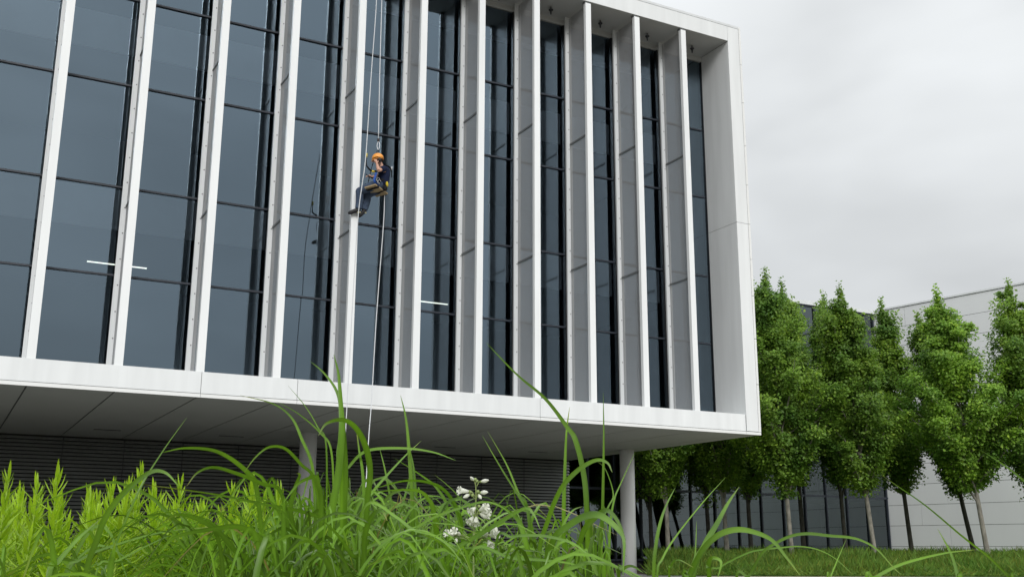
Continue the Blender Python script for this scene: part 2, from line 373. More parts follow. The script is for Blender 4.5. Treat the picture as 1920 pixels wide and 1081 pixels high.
# fins
scr_v, scr_f = [], []
for i in range(19):
    for dz in ((0,) if abs((i*.607) % 3.75-3.7) > .2 else (0,)):
        scr_v2, scr_f2 = ball((0, 0, .72+i*.607), (.016, .012, .016), 6, 4); o = len(scr_v); scr_v += scr_v2; scr_f += [tuple(q+o for q in f_) for f_ in scr_f2]
scm = bpy.data.meshes.new('screws'); scm.from_pydata([tuple(v) for v in scr_v], [], scr_f); scm.materials.append(MATS['bracket_grey'])
for k in range(NF):
    xr = X0-S*k; xl = xr-.178
    fin = empty('fin', (xl, .4, ZS), B)
    box('nose', (xl, .012, ZS+.003), (xr, .125, ZTI-.055), 'nose_white', fin)
    box('nose_cap', (xl-.012, .03, ZTI-.052), (xr+.012, .16, ZTI-.003), 'bracket_grey', fin)
    xc = xr-.089
    box('back_strip', (xc-.115, 1.105, ZS+.003), (xc+.085, 1.165, ZTI-.003), 'strip_grey', fin)
    box('strip_rib', (xc+.028, 1.078, ZS+.004), (xc+.062, 1.104, ZTI-.004), 'trim_white', fin)
    for a, b in ((ZS+.01, 4.365), (4.415, 8.115), (8.165, ZTI-.06)):
        box('perforated_panel', (xc-.003, .127, a), (xc+.003, 1.103, b), 'perforated_metal', fin)
    for zb in (4.39, 8.14):
        box('bracket', (xc-.025, .127, zb-.024), (xc+.006, 1.076, zb+.024), 'bracket_grey', fin)
        box('anchor', (xc-.02, 1.166, zb-.05), (xc+.02, DG-.061, zb+.05), 'bracket_grey', fin)
    s_ = link('screws', scm, fin, (xc-.03, 1.102, 0)); tag(s_, kind='stuff')
# louvred wall under the building
LW = empty('louvre_wall', (-15, 10.45, GZ), B)
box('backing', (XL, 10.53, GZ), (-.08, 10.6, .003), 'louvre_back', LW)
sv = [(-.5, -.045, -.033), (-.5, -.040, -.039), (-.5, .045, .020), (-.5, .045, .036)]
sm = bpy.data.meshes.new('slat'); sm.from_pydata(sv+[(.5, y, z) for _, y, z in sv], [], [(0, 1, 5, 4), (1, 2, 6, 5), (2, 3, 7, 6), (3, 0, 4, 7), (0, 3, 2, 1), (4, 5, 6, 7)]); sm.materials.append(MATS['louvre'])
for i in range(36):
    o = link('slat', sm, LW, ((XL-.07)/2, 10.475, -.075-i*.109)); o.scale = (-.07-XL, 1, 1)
for j in range(19): box('seam_post', (-.29-1.72*j, 10.415, GZ), (-.27-1.72*j, 10.435, -.001), 'metal_dark', LW)
box('lower_side_wall', (-.079, 10.61, GZ), (-.03, YB, .003), 'interior_wall', B)
# round columns
cv, cf = tube([(0, 0, GZ), (0, 0, .003)], .24, 36, 1)
cm = bpy.data.meshes.new('column'); cm.from_pydata([tuple(v) for v in cv], [], cf); cm.materials.append(MATS['column_white'])
cm.polygons.foreach_set('use_smooth', [len(p.vertices) == 4 for p in cm.polygons])
for x in (-.68, -11.5, -22.3):
    link('column', cm, B, (x, 5.8, 0))
    rv, rf = tube([(x, 5.8, -.035), (x, 5.8, .0025)], .26, 36, 1); meshobj('column_collar', rv, rf, 'soffit_panel', B, origin=(x, 5.8, 0))

# ------------------------------------------------------------------ dark glass wing behind the trees
CX, CY, RZ = 24.315, 17.885, 9.75
G = empty('glass_building', (10, CY, GZ), label='dark glass curtain wall building behind the row of trees', cat='building')
mxs = [CX-.12-1.446*i for i in range(0, 26)]
levs = [GZ+.3, -.50, 1.9, 4.3, 7.0, RZ-.25]
for i in range(len(mxs)-1):
    for a, b in zip(levs[:-1], levs[1:]):
        hx, hz = 1.446/2-.02, (b-a)/2-.02
        me = bpy.data.meshes.new('glass_pane'); me.from_pydata([(-hx, 0, -hz), (hx, 0, -hz), (hx, 0, hz), (-hx, 0, hz)], [], [(0, 1, 2, 3)]); me.materials.append(MATS['glass_dark'])
        o = link('glass_pane', me, G, ((mxs[i]+mxs[i+1])/2, CY, (a+b)/2)); o.rotation_euler = (rad(random.gauss(0, .12)), 0, rad(random.gauss(0, .2)))
for x in mxs: box('mullion', (x-.035, CY-.09, GZ+.25), (x+.035, CY+.05, RZ-.22), 'transom_metal', G)
for z in levs: box('transom', (mxs[-1], CY-.06, z-.05), (CX-.02, CY+.04, z+.05), 'transom_metal', G)
box('coping', (mxs[-1], CY-.14, RZ-.21), (CX-.02, CY+.5, RZ), 'strip_grey', G)
box('roof', (mxs[-1], CY+.1, RZ-.4), (CX-.05, CY+12, RZ-.215), 'strip_grey', G)
box('interior_wall', (mxs[-1], CY+5, GZ), (CX-.05, CY+5.1, RZ-.4), 'interior_wall', G)
box('interior_end_wall', (CX-.045, CY+.1, GZ), (CX-.001, CY+12, RZ-.01), 'interior_wall', G)
for z in (-.5, 4.3): box('floor_slab', (mxs[-1], CY+.06, z-.14), (CX-.05, CY+4.99, z+.14), 'interior_ceiling', G)
box('floor_slab', (mxs[-1], CY+.06, GZ), (CX-.05, CY+4.99, GZ+.22), 'interior_floor', G)

# ------------------------------------------------------------------ white panel wing on the right
th = rad(10.5); wd = Vector((math.sin(th), -math.cos(th), 0)); wn = Vector((-math.cos(th), -math.sin(th), 0))   # along the wall, outward normal
Wb = empty('white_building', (CX, CY, GZ), label='pale grey windowless building clad in long horizontal panels, far right', cat='building')
PH = 1.055; nrow = 13; ztop = RZ+.02
def wbox(name, l0, l1, z0, z1, n0, n1, m):
    V = []
    for l in (l0, l1):
        for n_ in (n0, n1):
            for z in (z0, z1): V.append(Vector((CX, CY, 0))+wd*l+wn*n_+Vector((0, 0, z)))
    return meshobj(name, V, [(0, 1, 3, 2), (4, 6, 7, 5), (0, 4, 5, 1), (2, 3, 7, 6), (0, 2, 6, 4), (1, 5, 7, 3)], m, Wb, origin=(CX, CY, GZ))
wbox('wall_core', 0, 30, GZ, ztop-.02, -6, -.03, 'joint_dark')
for r_ in range(nrow):
    zb = ztop-.10-PH*(r_+1)
    offs = 1.9 if r_ % 2 == 0 else 3.4
    cuts = [0.0]+[offs+7.4*i for i in range(5)]
    for a, b in zip(cuts[:-1], cuts[1:]):
        wbox('wall_panel', a+.008, b-.008, max(zb, GZ)+.010, zb+PH-.010, -.028, .0, 'grey_wall')
for i in range(8): wbox('coping', i*3.9+.004, (i+1)*3.9-.004, ztop-.09, ztop, -.4, .05, 'strip_grey')

# ------------------------------------------------------------------ trees
def leaf_cloud(C, size, r, axis_xy=None):
    """one bent leaf (two triangles) at every centre; returns verts, faces, tone"""
    n = len(C); d = r.normal(size=(n, 3)); d /= np.linalg.norm(d, axis=1)[:, None]
    if axis_xy is not None:                # leaves turn outward and up, to the light
        o_ = C-axis_xy; o_[:, 2] = 0; o_ /= np.linalg.norm(o_, axis=1)[:, None]+1e-6
        d = d*.75+o_*.55+np.array([0, 0, .75]); d /= np.linalg.norm(d, axis=1)[:, None]
    t = np.cross(d, r.normal(size=(n, 3))); t /= np.linalg.norm(t, axis=1)[:, None]
    b = np.cross(d, t); b /= np.linalg.norm(b, axis=1)[:, None]
    s = (size*r.uniform(.65, 1.25, n))[:, None]
    V = np.stack([C-t*s*.62, C+b*s*.42-d*s*.12, C+t*s*.62, C-b*s*.42-d*s*.12], 1).reshape(-1, 3)
    i = np.arange(n)*4
    Fc = np.concatenate([np.stack([i, i+1, i+2], 1), np.stack([i, i+2, i+3], 1)])
    return V, Fc
def np_mesh(name, V, Fc, m, parent, origin, tone=None, smooth=False):
    me = bpy.data.meshes.new(name); V = np.asarray(V, np.float32)-np.asarray(origin, np.float32); Fc = np.asarray(Fc, np.int32)
    k = Fc.shape[1]
    me.vertices.add(len(V)); me.vertices.foreach_set('co', V.ravel())
    me.loops.add(Fc.size); me.loops.foreach_set('vertex_index', Fc.ravel())
    me.polygons.add(len(Fc)); me.polygons.foreach_set('loop_start', np.arange(0, Fc.size, k, dtype=np.int32))
    me.update(calc_edges=True); me.materials.append(MATS[m])
    if smooth: me.polygons.foreach_set('use_smooth', [True]*len(me.polygons))
    if tone is not None: set_tone(me, tone)
    return link(name, me, parent, origin)
def tree(ux, d, top_u, top_y, hw, crown_y, bark, label, seed, nleaf=11000, dark=1.0):
    """ux,d: image column and distance of the foot; top: where the tip shows; hw: crown half width (m); crown_y: lowest leaves"""
    r = np.random.default_rng(seed); rr = random.Random(seed)
    z0 = lawn_z(d)-.03; foot = gp(ux, d, z0)
    tip = dep(top_u, top_y, d*.985); H = tip.z-z0
    tip = Vector((tip.x, tip.y, tip.z)); dv = (foot-CAM).dot(FWD)
    zc = dep(ux, crown_y-(30 if ux > 1400 else 8), dv).z-z0                                        # crown base height
    t = empty('maple_tree', foot, label=label, cat='tree', group='young maples planted in rows behind the white building')
    def axis(s):                                                           # point of the trunk at height fraction s
        p = foot.lerp(tip, s); return p+Vector((math.sin(s*5+seed)*.10*s, math.cos(s*4+seed)*.10*s, 0))
    rt = .088+.015*rr.random()
    tv, tf = tube([axis(s) for s in (0, .08, .2, .35, .5, .65, .8, .93)], [rt*1.25, rt, rt*.92, rt*.75, rt*.55, rt*.36, rt*.2, .02], 10, 3)
    meshobj('trunk', tv, tf, bark, t, smooth=True, origin=foot)
    e_lo, e_hi, w1, w2 = rr.uniform(.45, .75), rr.uniform(.8, 1.15), rr.uniform(10, 17), rr.random()*6.3
    def prof(f):                                                           # crown radius against height fraction of the crown
        return hw*.95*min(1.0, (f/.17)**e_lo)*min(1.0, ((1-f)/.76))**e_hi*(1+.17*math.sin(f*w1+w2))+.05
    lv, lf = [], []; C = []
    nl = 46
    for i in range(nl):
        f = (i+.5)/nl*.93; s = (zc+f*(H-zc))/H; a0 = axis(max(.12, s-.14-.07*rr.random())); az = i*2.399+rr.random()*.8
        R = prof(f)*rr.uniform(.72, 1.10)*(1+.20*math.sin(2*az+w2)); end = axis(s)+Vector((math.cos(az)*R, math.sin(az)*R, rr.uniform(-.1, .45)))
        mid = a0.lerp(end, .55)+Vector((0, 0, -.12*R+.05))
        v, q = tube([a0, mid, end], [.045*(1-f)+.012, .028*(1-f)+.008, .006], 5, 2, cap=False); o = len(lv); lv += v; lf += [tuple(k_+o for k_ in g) for g in q]
        nclump = 6
        for c in range(nclump):
            w = .24+.76*(c+rr.random())/nclump; p = a0.lerp(end, w)
            m_ = int(4.6*nleaf/nl/nclump*rr.uniform(.5, 1.5)); rad_ = (.20+.26*rr.random())*(.75+.35*(1-f))
            cc = np.clip(r.normal(size=(m_, 3)), -1.7, 1.7)*np.array([rad_, rad_, rad_*.62])*.62
            C.append(np.array(p)+cc+np.array([0, 0, -.1]))
    for i in range(10):                                                    # leader shoots at the top
        s = .86+.14*i/9; p = axis(s); m_ = int(nleaf*.007*(1.3-i*.08)); C.append(np.array(p)+np.clip(r.normal(size=(m_, 3)), -1.6, 1.6)*np.array([.17-.011*i, .17-.011*i, .22]))
    for i in range(5):
        az = rr.random()*6.3; q = hw*rr.uniform(.15, .5); p = axis(rr.uniform(.72, .9))+Vector((math.cos(az)*q, math.sin(az)*q, .3))
        C.append(np.array(p)+np.clip(r.normal(size=(int(nleaf*.02), 3)), -1.6, 1.6)*np.array([.15, .15, .40]))
    meshobj('limbs', lv, lf, bark, t, smooth=True, origin=foot)
    C = np.concatenate(C); V, Fc = leaf_cloud(C, .102, r, np.array([foot.lerp(tip, .5)]))
    n = len(C); tone = r.uniform(.78, 1.22, n)*dark*rr.uniform(.85, 1.12); yel = r.random(n) < .13
    col = np.stack([tone*np.where(yel, 1.35, 1), tone*np.where(yel, 1.15, 1), tone], 1); col = np.repeat(col, 4, 0)
    o = np_mesh('crown', V, Fc, 'leaf_tree', t, foot, tone=col); o['kind'] = 'stuff'
    return t
tree(1456, 42, 1436, 515, 2.5, 880, 'bark', 'leafy maple right beside the white building corner, pale trunk', 1, 14000)
tree(1478, 47, 1466, 532, 1.8, 865, 'bark_dark', 'maple with slim grey trunk, just right of the pale trunk near the building corner', 2)
tree(1552, 47.5, 1543, 556, 1.7, 880, 'bark_dark', 'maple with thin dark trunk before the dark glass wall', 3)
tree(1603, 42.5, 1572, 542, 2.1, 880, 'bark', 'maple with forked pale trunk in front of the glass wall end', 4, 12000)
tree(1669, 46.5, 1650, 572, 1.8, 885, 'bark_dark', 'maple whose dark trunk hides the joint of glass wall and white wall', 5)
tree(1780, 46, 1720, 595, 1.3, 895, 'bark_dark', 'slender maple with near black trunk in front of the white wall', 6)
tree(1803, 42, 1757, 548, 2.6, 880, 'bark', 'maple with wide crown and grey trunk in front of the white wall', 7, 13000)
tree(1921, 42, 1893, 536, 2.4, 905, 'bark', 'maple cut by the right edge of the picture', 8, 13000)
tree(1238, 46, 1222, 430, 2.5, 852, 'bark', 'shaded maple seen under the overhang just right of the white column', 9, 15000)  # unseen tops of these last trees raised to shade their lower crowns
tree(1311, 50, 1295, 430, 2.5, 862, 'bark_dark', 'shaded maple with dark trunk under the overhang, second right of the column', 10, 15000)
tree(1342, 46, 1325, 440, 2.4, 850, 'bark', 'shaded maple with pale trunk under the overhang, third right of the column', 11, 15000)
tree(1385, 49, 1370, 450, 2.4, 866, 'bark_dark', 'shaded maple under the overhang, nearest the building corner', 12, 15000)
tree(1209, 50, 1195, 440, 2.4, 862, 'bark_dark', 'shaded maple with dark trunk half behind the white column', 13, 7000)

# lawn grass: countless blades
n = 42000; u = rng.uniform(1200, 1985, n); d = 33.7+26*rng.random(n)**1.7
P = np.array([gp(a, b, lawn_z(b)-.01) for a, b in zip(u, d)])
hgt = rng.uniform(.12, .40, n)*(1+.45*np.sin(u*.021)*np.sin(d*1.3))*np.clip((d-33.5)/.8, .35, 1); az = rng.uniform(0, 6.28, n); w = .012
dx = np.stack([np.cos(az), np.sin(az), 0*az], 1); lean = rng.normal(size=(n, 3))*.10; lean[:, 2] = 0
V = np.stack([P-dx*w, P+dx*w, P+lean*.5+np.stack([0*hgt, 0*hgt, hgt*.6], 1)+dx*w*.7, P+lean*1.1+np.stack([0*hgt, 0*hgt, hgt], 1)], 1).reshape(-1, 3)
i = np.arange(n)*4; Fc = np.concatenate([np.stack([i, i+1, i+2], 1), np.stack([i, i+2, i+3], 1)])
tn = np.repeat(rng.uniform(.65, 1.35, n), 4)
tag(np_mesh('lawn_grass', V, Fc, 'lawn_blades', None, (0, 0, 0), tone=np.stack([tn*np.repeat(np.where(rng.random(n) < .15, 1.5, 1), 4), tn, tn], 1)), label='long lawn grass below the trees', cat='grass', kind='stuff')

# ------------------------------------------------------------------ foreground grass clumps, blade by blade
def ribbon(P, wmax, tilt, n=7, base=.75, fold=.22):
    """a folded, tapering grass blade along a path; tilt turns its width out of the view plane"""
    path = catmull(P, n); L = len(path); V, Fc = [], []
    for i, p in enumerate(path):
        t = (path[min(i+1, L-1)]-path[max(i-1, 0)]).normalized(); view = (p-CAM).normalized()
        side = t.cross(view)
        if side.length < 1e-4: side = RIGHT.copy()
        side.normalize(); nrm = side.cross(t).normalized()
        tl = tilt*(1+.25*math.sin(i/L*4)); sd = (side*math.cos(tl)+nrm*math.sin(tl)).normalized(); nn = sd.cross(t).normalized()
        s = i/(L-1); wd_ = wmax*(base+(1-base)*math.sin(min(1, s*2.2)*math.pi/2))*min(1, (1-s)/.45+.02)**.75*.5
        V += [p-sd*wd_, p+nn*wd_*fold, p+sd*wd_]
    for i in range(L-1):
        a = i*3; Fc += [(a, a+1, a+4, a+3), (a+1, a+2, a+5, a+4)]
    return V, Fc
def root_of(q, q2, D):                     # continue a blade from its lowest visible point down to the soil
    p = dep(q[0], q[1], D); dx = (q[0]-q2[0])*.15
    return [Vector((p.x, p.y, GZ)) - RIGHT*0 + RIGHT*(dx*D/F_PX) + FH*.05, p+Vector((0, 0, -.22))+RIGHT*(dx*.4*D/F_PX)]
def blade(parent, pts, w, D, tilt=.5, dd=0.0, tone=1.0):
    """pts run from root to tip as image points, D distance of the root, dd how much nearer or farther the tip is"""
    n = len(pts); P = [dep(x, y, D+dd*(i/(n-1))**1.5) for i, (x, y) in enumerate(pts)]
    P = root_of(pts[0], pts[1], D)+P
    V, Fc = ribbon(P, w*D/F_PX*.70/max(.64, math.cos(tilt)), tilt, 6)
    return meshobj('blade', V, Fc, 'blade_green', parent, smooth=True, origin=WL[parent.name], tone=blade_tone(len(V)//3, tone))
def blade_tone(L, tone, dry=None):
    """pale midrib, darker margins, yellowing or browned tip"""
    s_ = np.linspace(0, 1, L); base_ = (.84+.26*s_)*tone; dry = random.choice((0, 0, 0, .2, .5)) if dry is None else dry
    t = np.clip((s_-.84)/.16, 0, 1)*dry; c = np.zeros((L, 3, 3)); wob = 1+.10*np.sin(s_*random.uniform(9, 22)+random.random()*6)
    for k, m_ in enumerate((.90, 1.16, .94)):
        c[:, k, 0] = base_*m_*wob*(1+1.6*t); c[:, k, 1] = base_*m_*wob*(1-.12*t); c[:, k, 2] = base_*m_*(1+2.2*t)
    return c.reshape(-1, 3)
def clump(x, D, label):
    p = dep(x, 1027, D); return empty('grass_clump', (p.x, p.y, GZ), label=label, cat='grass', group='tall grass clumps in the foreground bed')
D0 = 2.1
g1 = clump(640, D0, 'tall grass clump with upright forked blade left of the hanging ropes')
for pts, w, D, tl, dd in [
    ([(622, 1085), (622, 966), (634.6, 885), (640.8, 803), (638.7, 754), (634.6, 701), (626, 664)], 19, 2.0, .25, .1),
    ([(640, 1085), (640, 860), (639, 770), (630, 730), (606, 697), (581, 676)], 11, 2.0, .35, .3),
    ([(650, 1085), (645, 966), (648, 880), (645, 803), (641, 760)], 17, 2.06, .3, 0),
    ([(686, 1085), (688, 950), (694, 885), (685.6, 836), (667, 801), (643, 786), (612, 793), (597, 815)], 17, 2.1, .55, -.3),
    ([(690, 1085), (684, 960), (680, 885), (673, 840), (668, 800)], 10, 2.2, .3, .1),
    ([(600, 970), (631, 999), (657, 1036), (680, 1081)][::-1], 12, 1.9, .5, -.2),
    ([(672, 1085), (655, 940), (640, 900), (632, 850), (640, 800)], 9, 2.3, .4, .3),
    ([(590, 1060), (588, 890), (565, 820), (545, 780), (510, 755), (450, 740)], 9, 2.4, .5, .4),
    ([(625, 1000), (622, 850), (600, 810), (560, 775), (520, 752)], 6, 2.4, .5, .3),
    ([(610, 1040), (612, 840), (596, 800), (572, 760), (540, 722)], 5, 2.5, .4, .3),
    ([(600, 1050), (602, 940), (596, 905), (590, 893), (560, 905), (532, 940)], 15, 2.0, .7, -.2),
    ([(560, 1050), (545, 960), (553, 915), (562, 890), (556, 886)], 13, 2.1, .3, -.1),
]: blade(g1, pts, w, D, tl, dd, random.uniform(.85, 1.15))
g2 = clump(780, D0, 'grass clump with long arching blades between the ropes and the white flowers')
for pts, w, D, tl, dd in [
    ([(775, 1085), (773, 942), (767, 844), (761, 783), (751, 740)], 12, 2.1, .35, .2),
    ([(640, 900), (655, 873), (688, 844), (753, 839), (810, 846), (855, 862)], 9, 2.3, .65, -.3),
    ([(680, 960), (696, 925), (728, 887), (761, 852), (790, 825)], 8, 2.2, .4, .3),
    ([(600, 1080), (600, 1066), (651, 1042), (723, 1011), (774, 991), (815, 968), (882, 945), (914, 940), (939, 948), (964, 966)], 9, 1.9, .7, -.1),
    ([(682, 1080), (684, 1005), (698, 966), (716, 957), (726, 975)], 16, 1.85, .55, -.2),
    ([(670, 1010), (692, 942), (743, 968), (774, 991), (815, 1003), (845, 1026), (870, 1060)], 9, 1.95, .75, -.4),
    ([(830, 1085), (822, 1064), (819, 1003), (814, 962), (806, 938), (780, 918), (700, 920)], 16, 2.0, .45, -.2),
    ([(842, 1085), (840, 960), (820, 915), (790, 890), (740, 858)], 9, 2.3, .5, .2),
    ([(870, 1080), (866, 1000), (862, 965), (840, 925), (810, 905), (760, 900), (700, 915)], 11, 2.2, .7, -.3),
    ([(800, 1085), (783, 1000), (780, 935), (776, 880), (770, 845)], 11, 2.25, .3, .1),
    ([(745, 1085), (742, 1000), (735, 950), (722, 880), (712, 840)], 9, 2.35, .3, .2),
    ([(700, 1085), (735, 1000), (762, 920), (772, 870)], 10, 2.3, .35, .1),
    ([(770, 1085), (756, 1040), (738, 1034), (690, 1060)], 14, 1.8, .8, -.3),
    ([(880, 1085), (872, 1050), (845, 1030), (820, 1012), (790, 1000)], 12, 1.8, .7, -.2),
    ([(900, 990), (860, 930), (835, 905), (814, 888)], 4, 2.4, .4, .2),
]: blade(g2, pts, w, D, tl, dd, random.uniform(.85, 1.15))
g3 = clump(1080, D0, 'grass clump with one very long blade arching up left, before the louvred wall end')
for pts, w, D, tl, dd in [
    ([(1104, 1085), (1100, 950), (1094, 885), (1079, 824), (1063, 799), (1022, 746), (969, 701), (912, 642)], 15, 2.1, .3, .3),
    ([(1126, 1085), (1130, 946), (1132, 824), (1131, 734)], 9, 2.2, .2, .1),
    ([(1058, 1085), (1057, 966), (1059, 885), (1062, 811), (1068, 762)], 11, 2.2, .25, .1),
    ([(1000, 1085), (990, 960), (981, 942), (940, 877), (904, 815)], 9, 2.2, .4, .3),
    ([(1012, 1085), (988, 950), (973, 925), (949, 868), (914, 807)], 9, 2.25, .4, .4),
    ([(1010, 1050), (1026, 978), (1051, 917), (1083, 881), (1116, 862), (1138, 866), (1148, 884)], 14, 2.05, .6, -.3),
    ([(1022, 1085), (1038, 1011), (1062, 987), (1093, 968), (1119, 964), (1140, 974), (1160, 993), (1170, 1015), (1168, 1078)], 20, 1.9, .65, -.4),
    ([(1080, 1085), (1091, 1003), (1115, 970), (1140, 956), (1165, 990), (1172, 1040)], 16, 2.0, .5, -.2),
    ([(1140, 1085), (1142, 1044), (1144, 983), (1152, 934), (1164, 905), (1190, 848)], 7, 2.2, .35, .2),
    ([(930, 1020), (960, 1005), (1001, 1002), (1036, 1006), (1074, 1017), (1103, 1038), (1134, 1060)], 9, 1.85, .75, -.2),
    ([(880, 1040), (960, 1045), (1021, 1049), (1074, 1056), (1124, 1077)], 9, 1.8, .7, -.1),
    ([(840, 1055), (859, 1025), (902, 999), (943, 974), (984, 952), (1000, 962), (1013, 991)], 13, 1.9, .6, -.2),
    ([(1000, 1085), (988, 1024), (976, 983), (964, 966), (939, 948), (915, 941)], 15, 2.0, .5, .2),
    ([(1040, 1085), (1046, 1020), (1060, 975), (1075, 955), (1092, 948)], 9, 2.1, .6, .1),
    ([(1118, 1085), (1120, 1000), (1140, 950), (1150, 925), (1136, 880), (1118, 862)], 5, 2.3, .4, .2),
    ([(1160, 1085), (1168, 1066), (1185, 1060), (1206, 1072)], 11, 1.7, .7, -.2),
    ([(1133, 1085), (1136, 1050), (1139, 1030)], 12, 1.75, .2, 0),
]: blade(g3, pts, w, D, tl, dd, random.uniform(.88, 1.15))
g4 = clump(1320, 2.0, 'grass clump with broad arching blade in front of the lawn, right of the column')
for pts, w, D, tl, dd in [
    ([(1284, 1090), (1292, 1079), (1316, 1032), (1345, 1003), (1377, 992), (1410, 995), (1447, 1011), (1475, 1044), (1500, 1077)], 17, 1.8, .55, -.2),
    ([(1298, 1090), (1320, 1024), (1345, 979), (1365, 942), (1386, 911)], 17, 1.85, .3, .2),
    ([(1226, 1090), (1230, 1020), (1239, 975), (1251, 942), (1266, 913)], 10, 1.9, .25, .2),
    ([(1232, 1090), (1243, 1044), (1271, 999), (1320, 938), (1361, 893)], 6, 2.0, .35, .3),
    ([(1298, 1090), (1304, 1032), (1306, 975)], 5, 2.0, .2, .1),
    ([(1380, 1090), (1404, 1078), (1429, 1036), (1456, 1016), (1485, 1003), (1516, 999), (1556, 1003), (1592, 1006), (1618, 1013), (1645, 1029), (1674, 1061), (1690, 1076)], 9, 1.75, .6, -.2),
    ([(1330, 1090), (1350, 1062), (1400, 1036), (1429, 1029), (1467, 1025), (1500, 1023), (1534, 1029), (1565, 1045), (1600, 1076)], 5, 1.9, .6, -.1),
    ([(1552, 1090), (1558, 1078), (1572, 1044), (1587, 1009)], 5, 1.9, .3, .1),
    ([(1255, 1090), (1258, 1060), (1272, 1048), (1300, 1062)], 7, 1.7, .6, -.1),
    ([(1330, 1088), (1328, 1060), (1335, 1045), (1352, 1052), (1345, 1085)], 13, 1.75, .5, -.1),
]: blade(g4, pts, w, D, tl, dd, random.uniform(.95, 1.2))
g5 = clump(1800, 1.9, 'few thin crossing grass blades at lower right')
for pts, w, D, tl, dd in [
    ([(1625, 1092), (1641, 1081), (1691, 1056), (1769, 1036), (1830, 1029)], 10, 1.8, .55, .1),
    ([(1802, 1092), (1797, 1081), (1783, 1036), (1758, 990)], 12, 1.8, .3, .2),
    ([(1900, 1090), (1892, 1081), (1853, 1042), (1803, 1003), (1736, 947), (1680, 908), (1652, 889)], 6, 1.9, .4, .3),
    ([(1960, 935), (1920, 900), (1880, 869), (1836, 841)], 7, 1.9, .4, .3),
]: blade(g5, pts, w, D, tl, dd, random.uniform(.95, 1.15))
g6 = clump(330, 2.1, 'grass clump whose blades arch over the lime green plants at lower left')
for pts, w, D, tl, dd in [
    ([(190, 1085), (200, 1060), (260, 920), (305, 845), (350, 782)], 7, 2.0, .3, .2),
    ([(160, 1085), (180, 1015), (200, 965), (235, 920), (280, 885), (310, 885), (335, 910)], 17, 1.9, .5, -.2),
    ([(500, 1085), (490, 990), (480, 910), (465, 885), (430, 857), (395, 842), (345, 839), (305, 847)], 13, 2.1, .5, -.3),
    ([(545, 1080), (530, 930), (490, 905), (440, 885), (400, 875), (370, 885), (350, 910)], 11, 2.05, .6, -.3),
    ([(600, 1000), (590, 900), (565, 870), (535, 840), (505, 837), (480, 855), (457, 885)], 9, 2.1, .5, -.2),
    ([(640, 1040), (615, 980), (575, 960), (500, 945), (400, 925), (270, 907)], 11, 2.0, .6, .1),
    ([(535, 1085), (532, 1040), (532, 960), (534, 930)], 17, 1.9, .25, 0),
    ([(300, 980), (340, 963), (400, 988), (440, 1030), (480, 1085)][::-1], 15, 1.85, .6, -.2),
    ([(300, 1035), (330, 1005), (400, 990), (450, 987), (490, 1010), (520, 1060)][::-1], 16, 1.8, .6, -.1),
    ([(90, 1085), (110, 1050), (150, 1005), (190, 970)], 15, 1.8, .35, .2),
    ([(120, 1085), (150, 1048), (210, 1022), (310, 995), (420, 985)], 8, 1.9, .6, .2),
    ([(180, 1075), (220, 1050), (300, 1010), (330, 1000)], 6, 1.9, .4, .2),
    ([(460, 1085), (450, 1040), (442, 1010), (440, 990)], 16, 1.9, .3, 0),
    ([(205, 1085), (212, 1040), (216, 1015)], 17, 1.85, .3, 0),
    ([(375, 1085), (360, 1010), (340, 965), (332, 950)], 14, 1.95, .4, .1),
]: blade(g6, pts, w, D, tl, dd, random.uniform(.85, 1.12))
# the mass of shorter blades behind and between them
Vs, Fs, Ts = [], [], []
def rand_blade(x, D, H, reach, w, tone):
    if x > 900: reach = min(reach, .04+max(0, 1120-x)*.0008)
    if x > 1120: H -= .03
    p = dep(x, 1027, D); base = Vector((p.x, p.y, GZ)); az = random.uniform(0, 6.283); dr = RIGHT*math.cos(az)+FH*math.sin(az)*.6
    z = Vector((0, 0, 1)); k = random.uniform(.15, .5)
    pts = [base, base+z*H*.55+dr*reach*.10, base+z*H*.88+dr*reach*.30, base+z*H+dr*reach*.62, base+z*H*(1-k*.35)+dr*reach]
    V, Fc = ribbon(pts, w, random.uniform(.1, .9), 4); o = len(Vs); Vs.extend(V); Fs.extend([tuple(i+o for i in f_) for f_ in Fc])
    c = blade_tone(len(V)//3, tone); Ts.extend((c*np.array([2.6, 1.15, 5.0])*.75 if w < .0045 and random.random() < .09 else c).tolist())
CZ = CAM.z-GZ
for i in range(760):
    x = random.choice([random.gauss(620, 110), random.uniform(380, 1170), random.uniform(540, 1150)])
    if x < 400 or x > 1128 or (800 < x < 1080 and random.random() < .45): continue
    D = random.uniform(1.9, 3.6); lim = 1000 if x > 800 else 965
    ytop = random.uniform(lim-35, 1075) if random.random() < .9 else random.uniform(895, lim)
    if x > 830 and x < 1080: ytop += 22
    rand_blade(x, D, CZ+(1027-ytop)*D/F_PX, random.uniform(.05, .45), random.choice((.003, .004, .005, .006, .008, .010)), random.uniform(.42, 1.2))
for i in range(420):
    x = random.uniform(430, 1135); D = random.uniform(1.7, 2.7); yt = random.uniform(990, 1078) + (18 if 830 < x < 1080 else 0)
    rand_blade(x, D, CZ+(1027-yt)*D/F_PX, random.uniform(.05, .40), random.choice((.004, .006, .008, .011)), random.uniform(.38, 1.4))
for i in range(140):
    x = random.uniform(390, 600); D = random.uniform(1.8, 2.5); yt = random.uniform(955, 1075)
    rand_blade(x, D, CZ+(1027-yt)*D/F_PX, random.uniform(.1, .5), random.choice((.004, .006, .008)), random.uniform(.4, 1.35))
for i in range(30):
    x = random.uniform(535, 640); D = random.uniform(2.2, 2.9); rand_blade(x, D, CZ+(1027-random.uniform(890, 945))*D/F_PX, random.uniform(.05, .3), random.choice((.005, .007, .009)), random.uniform(.45, 1.2))
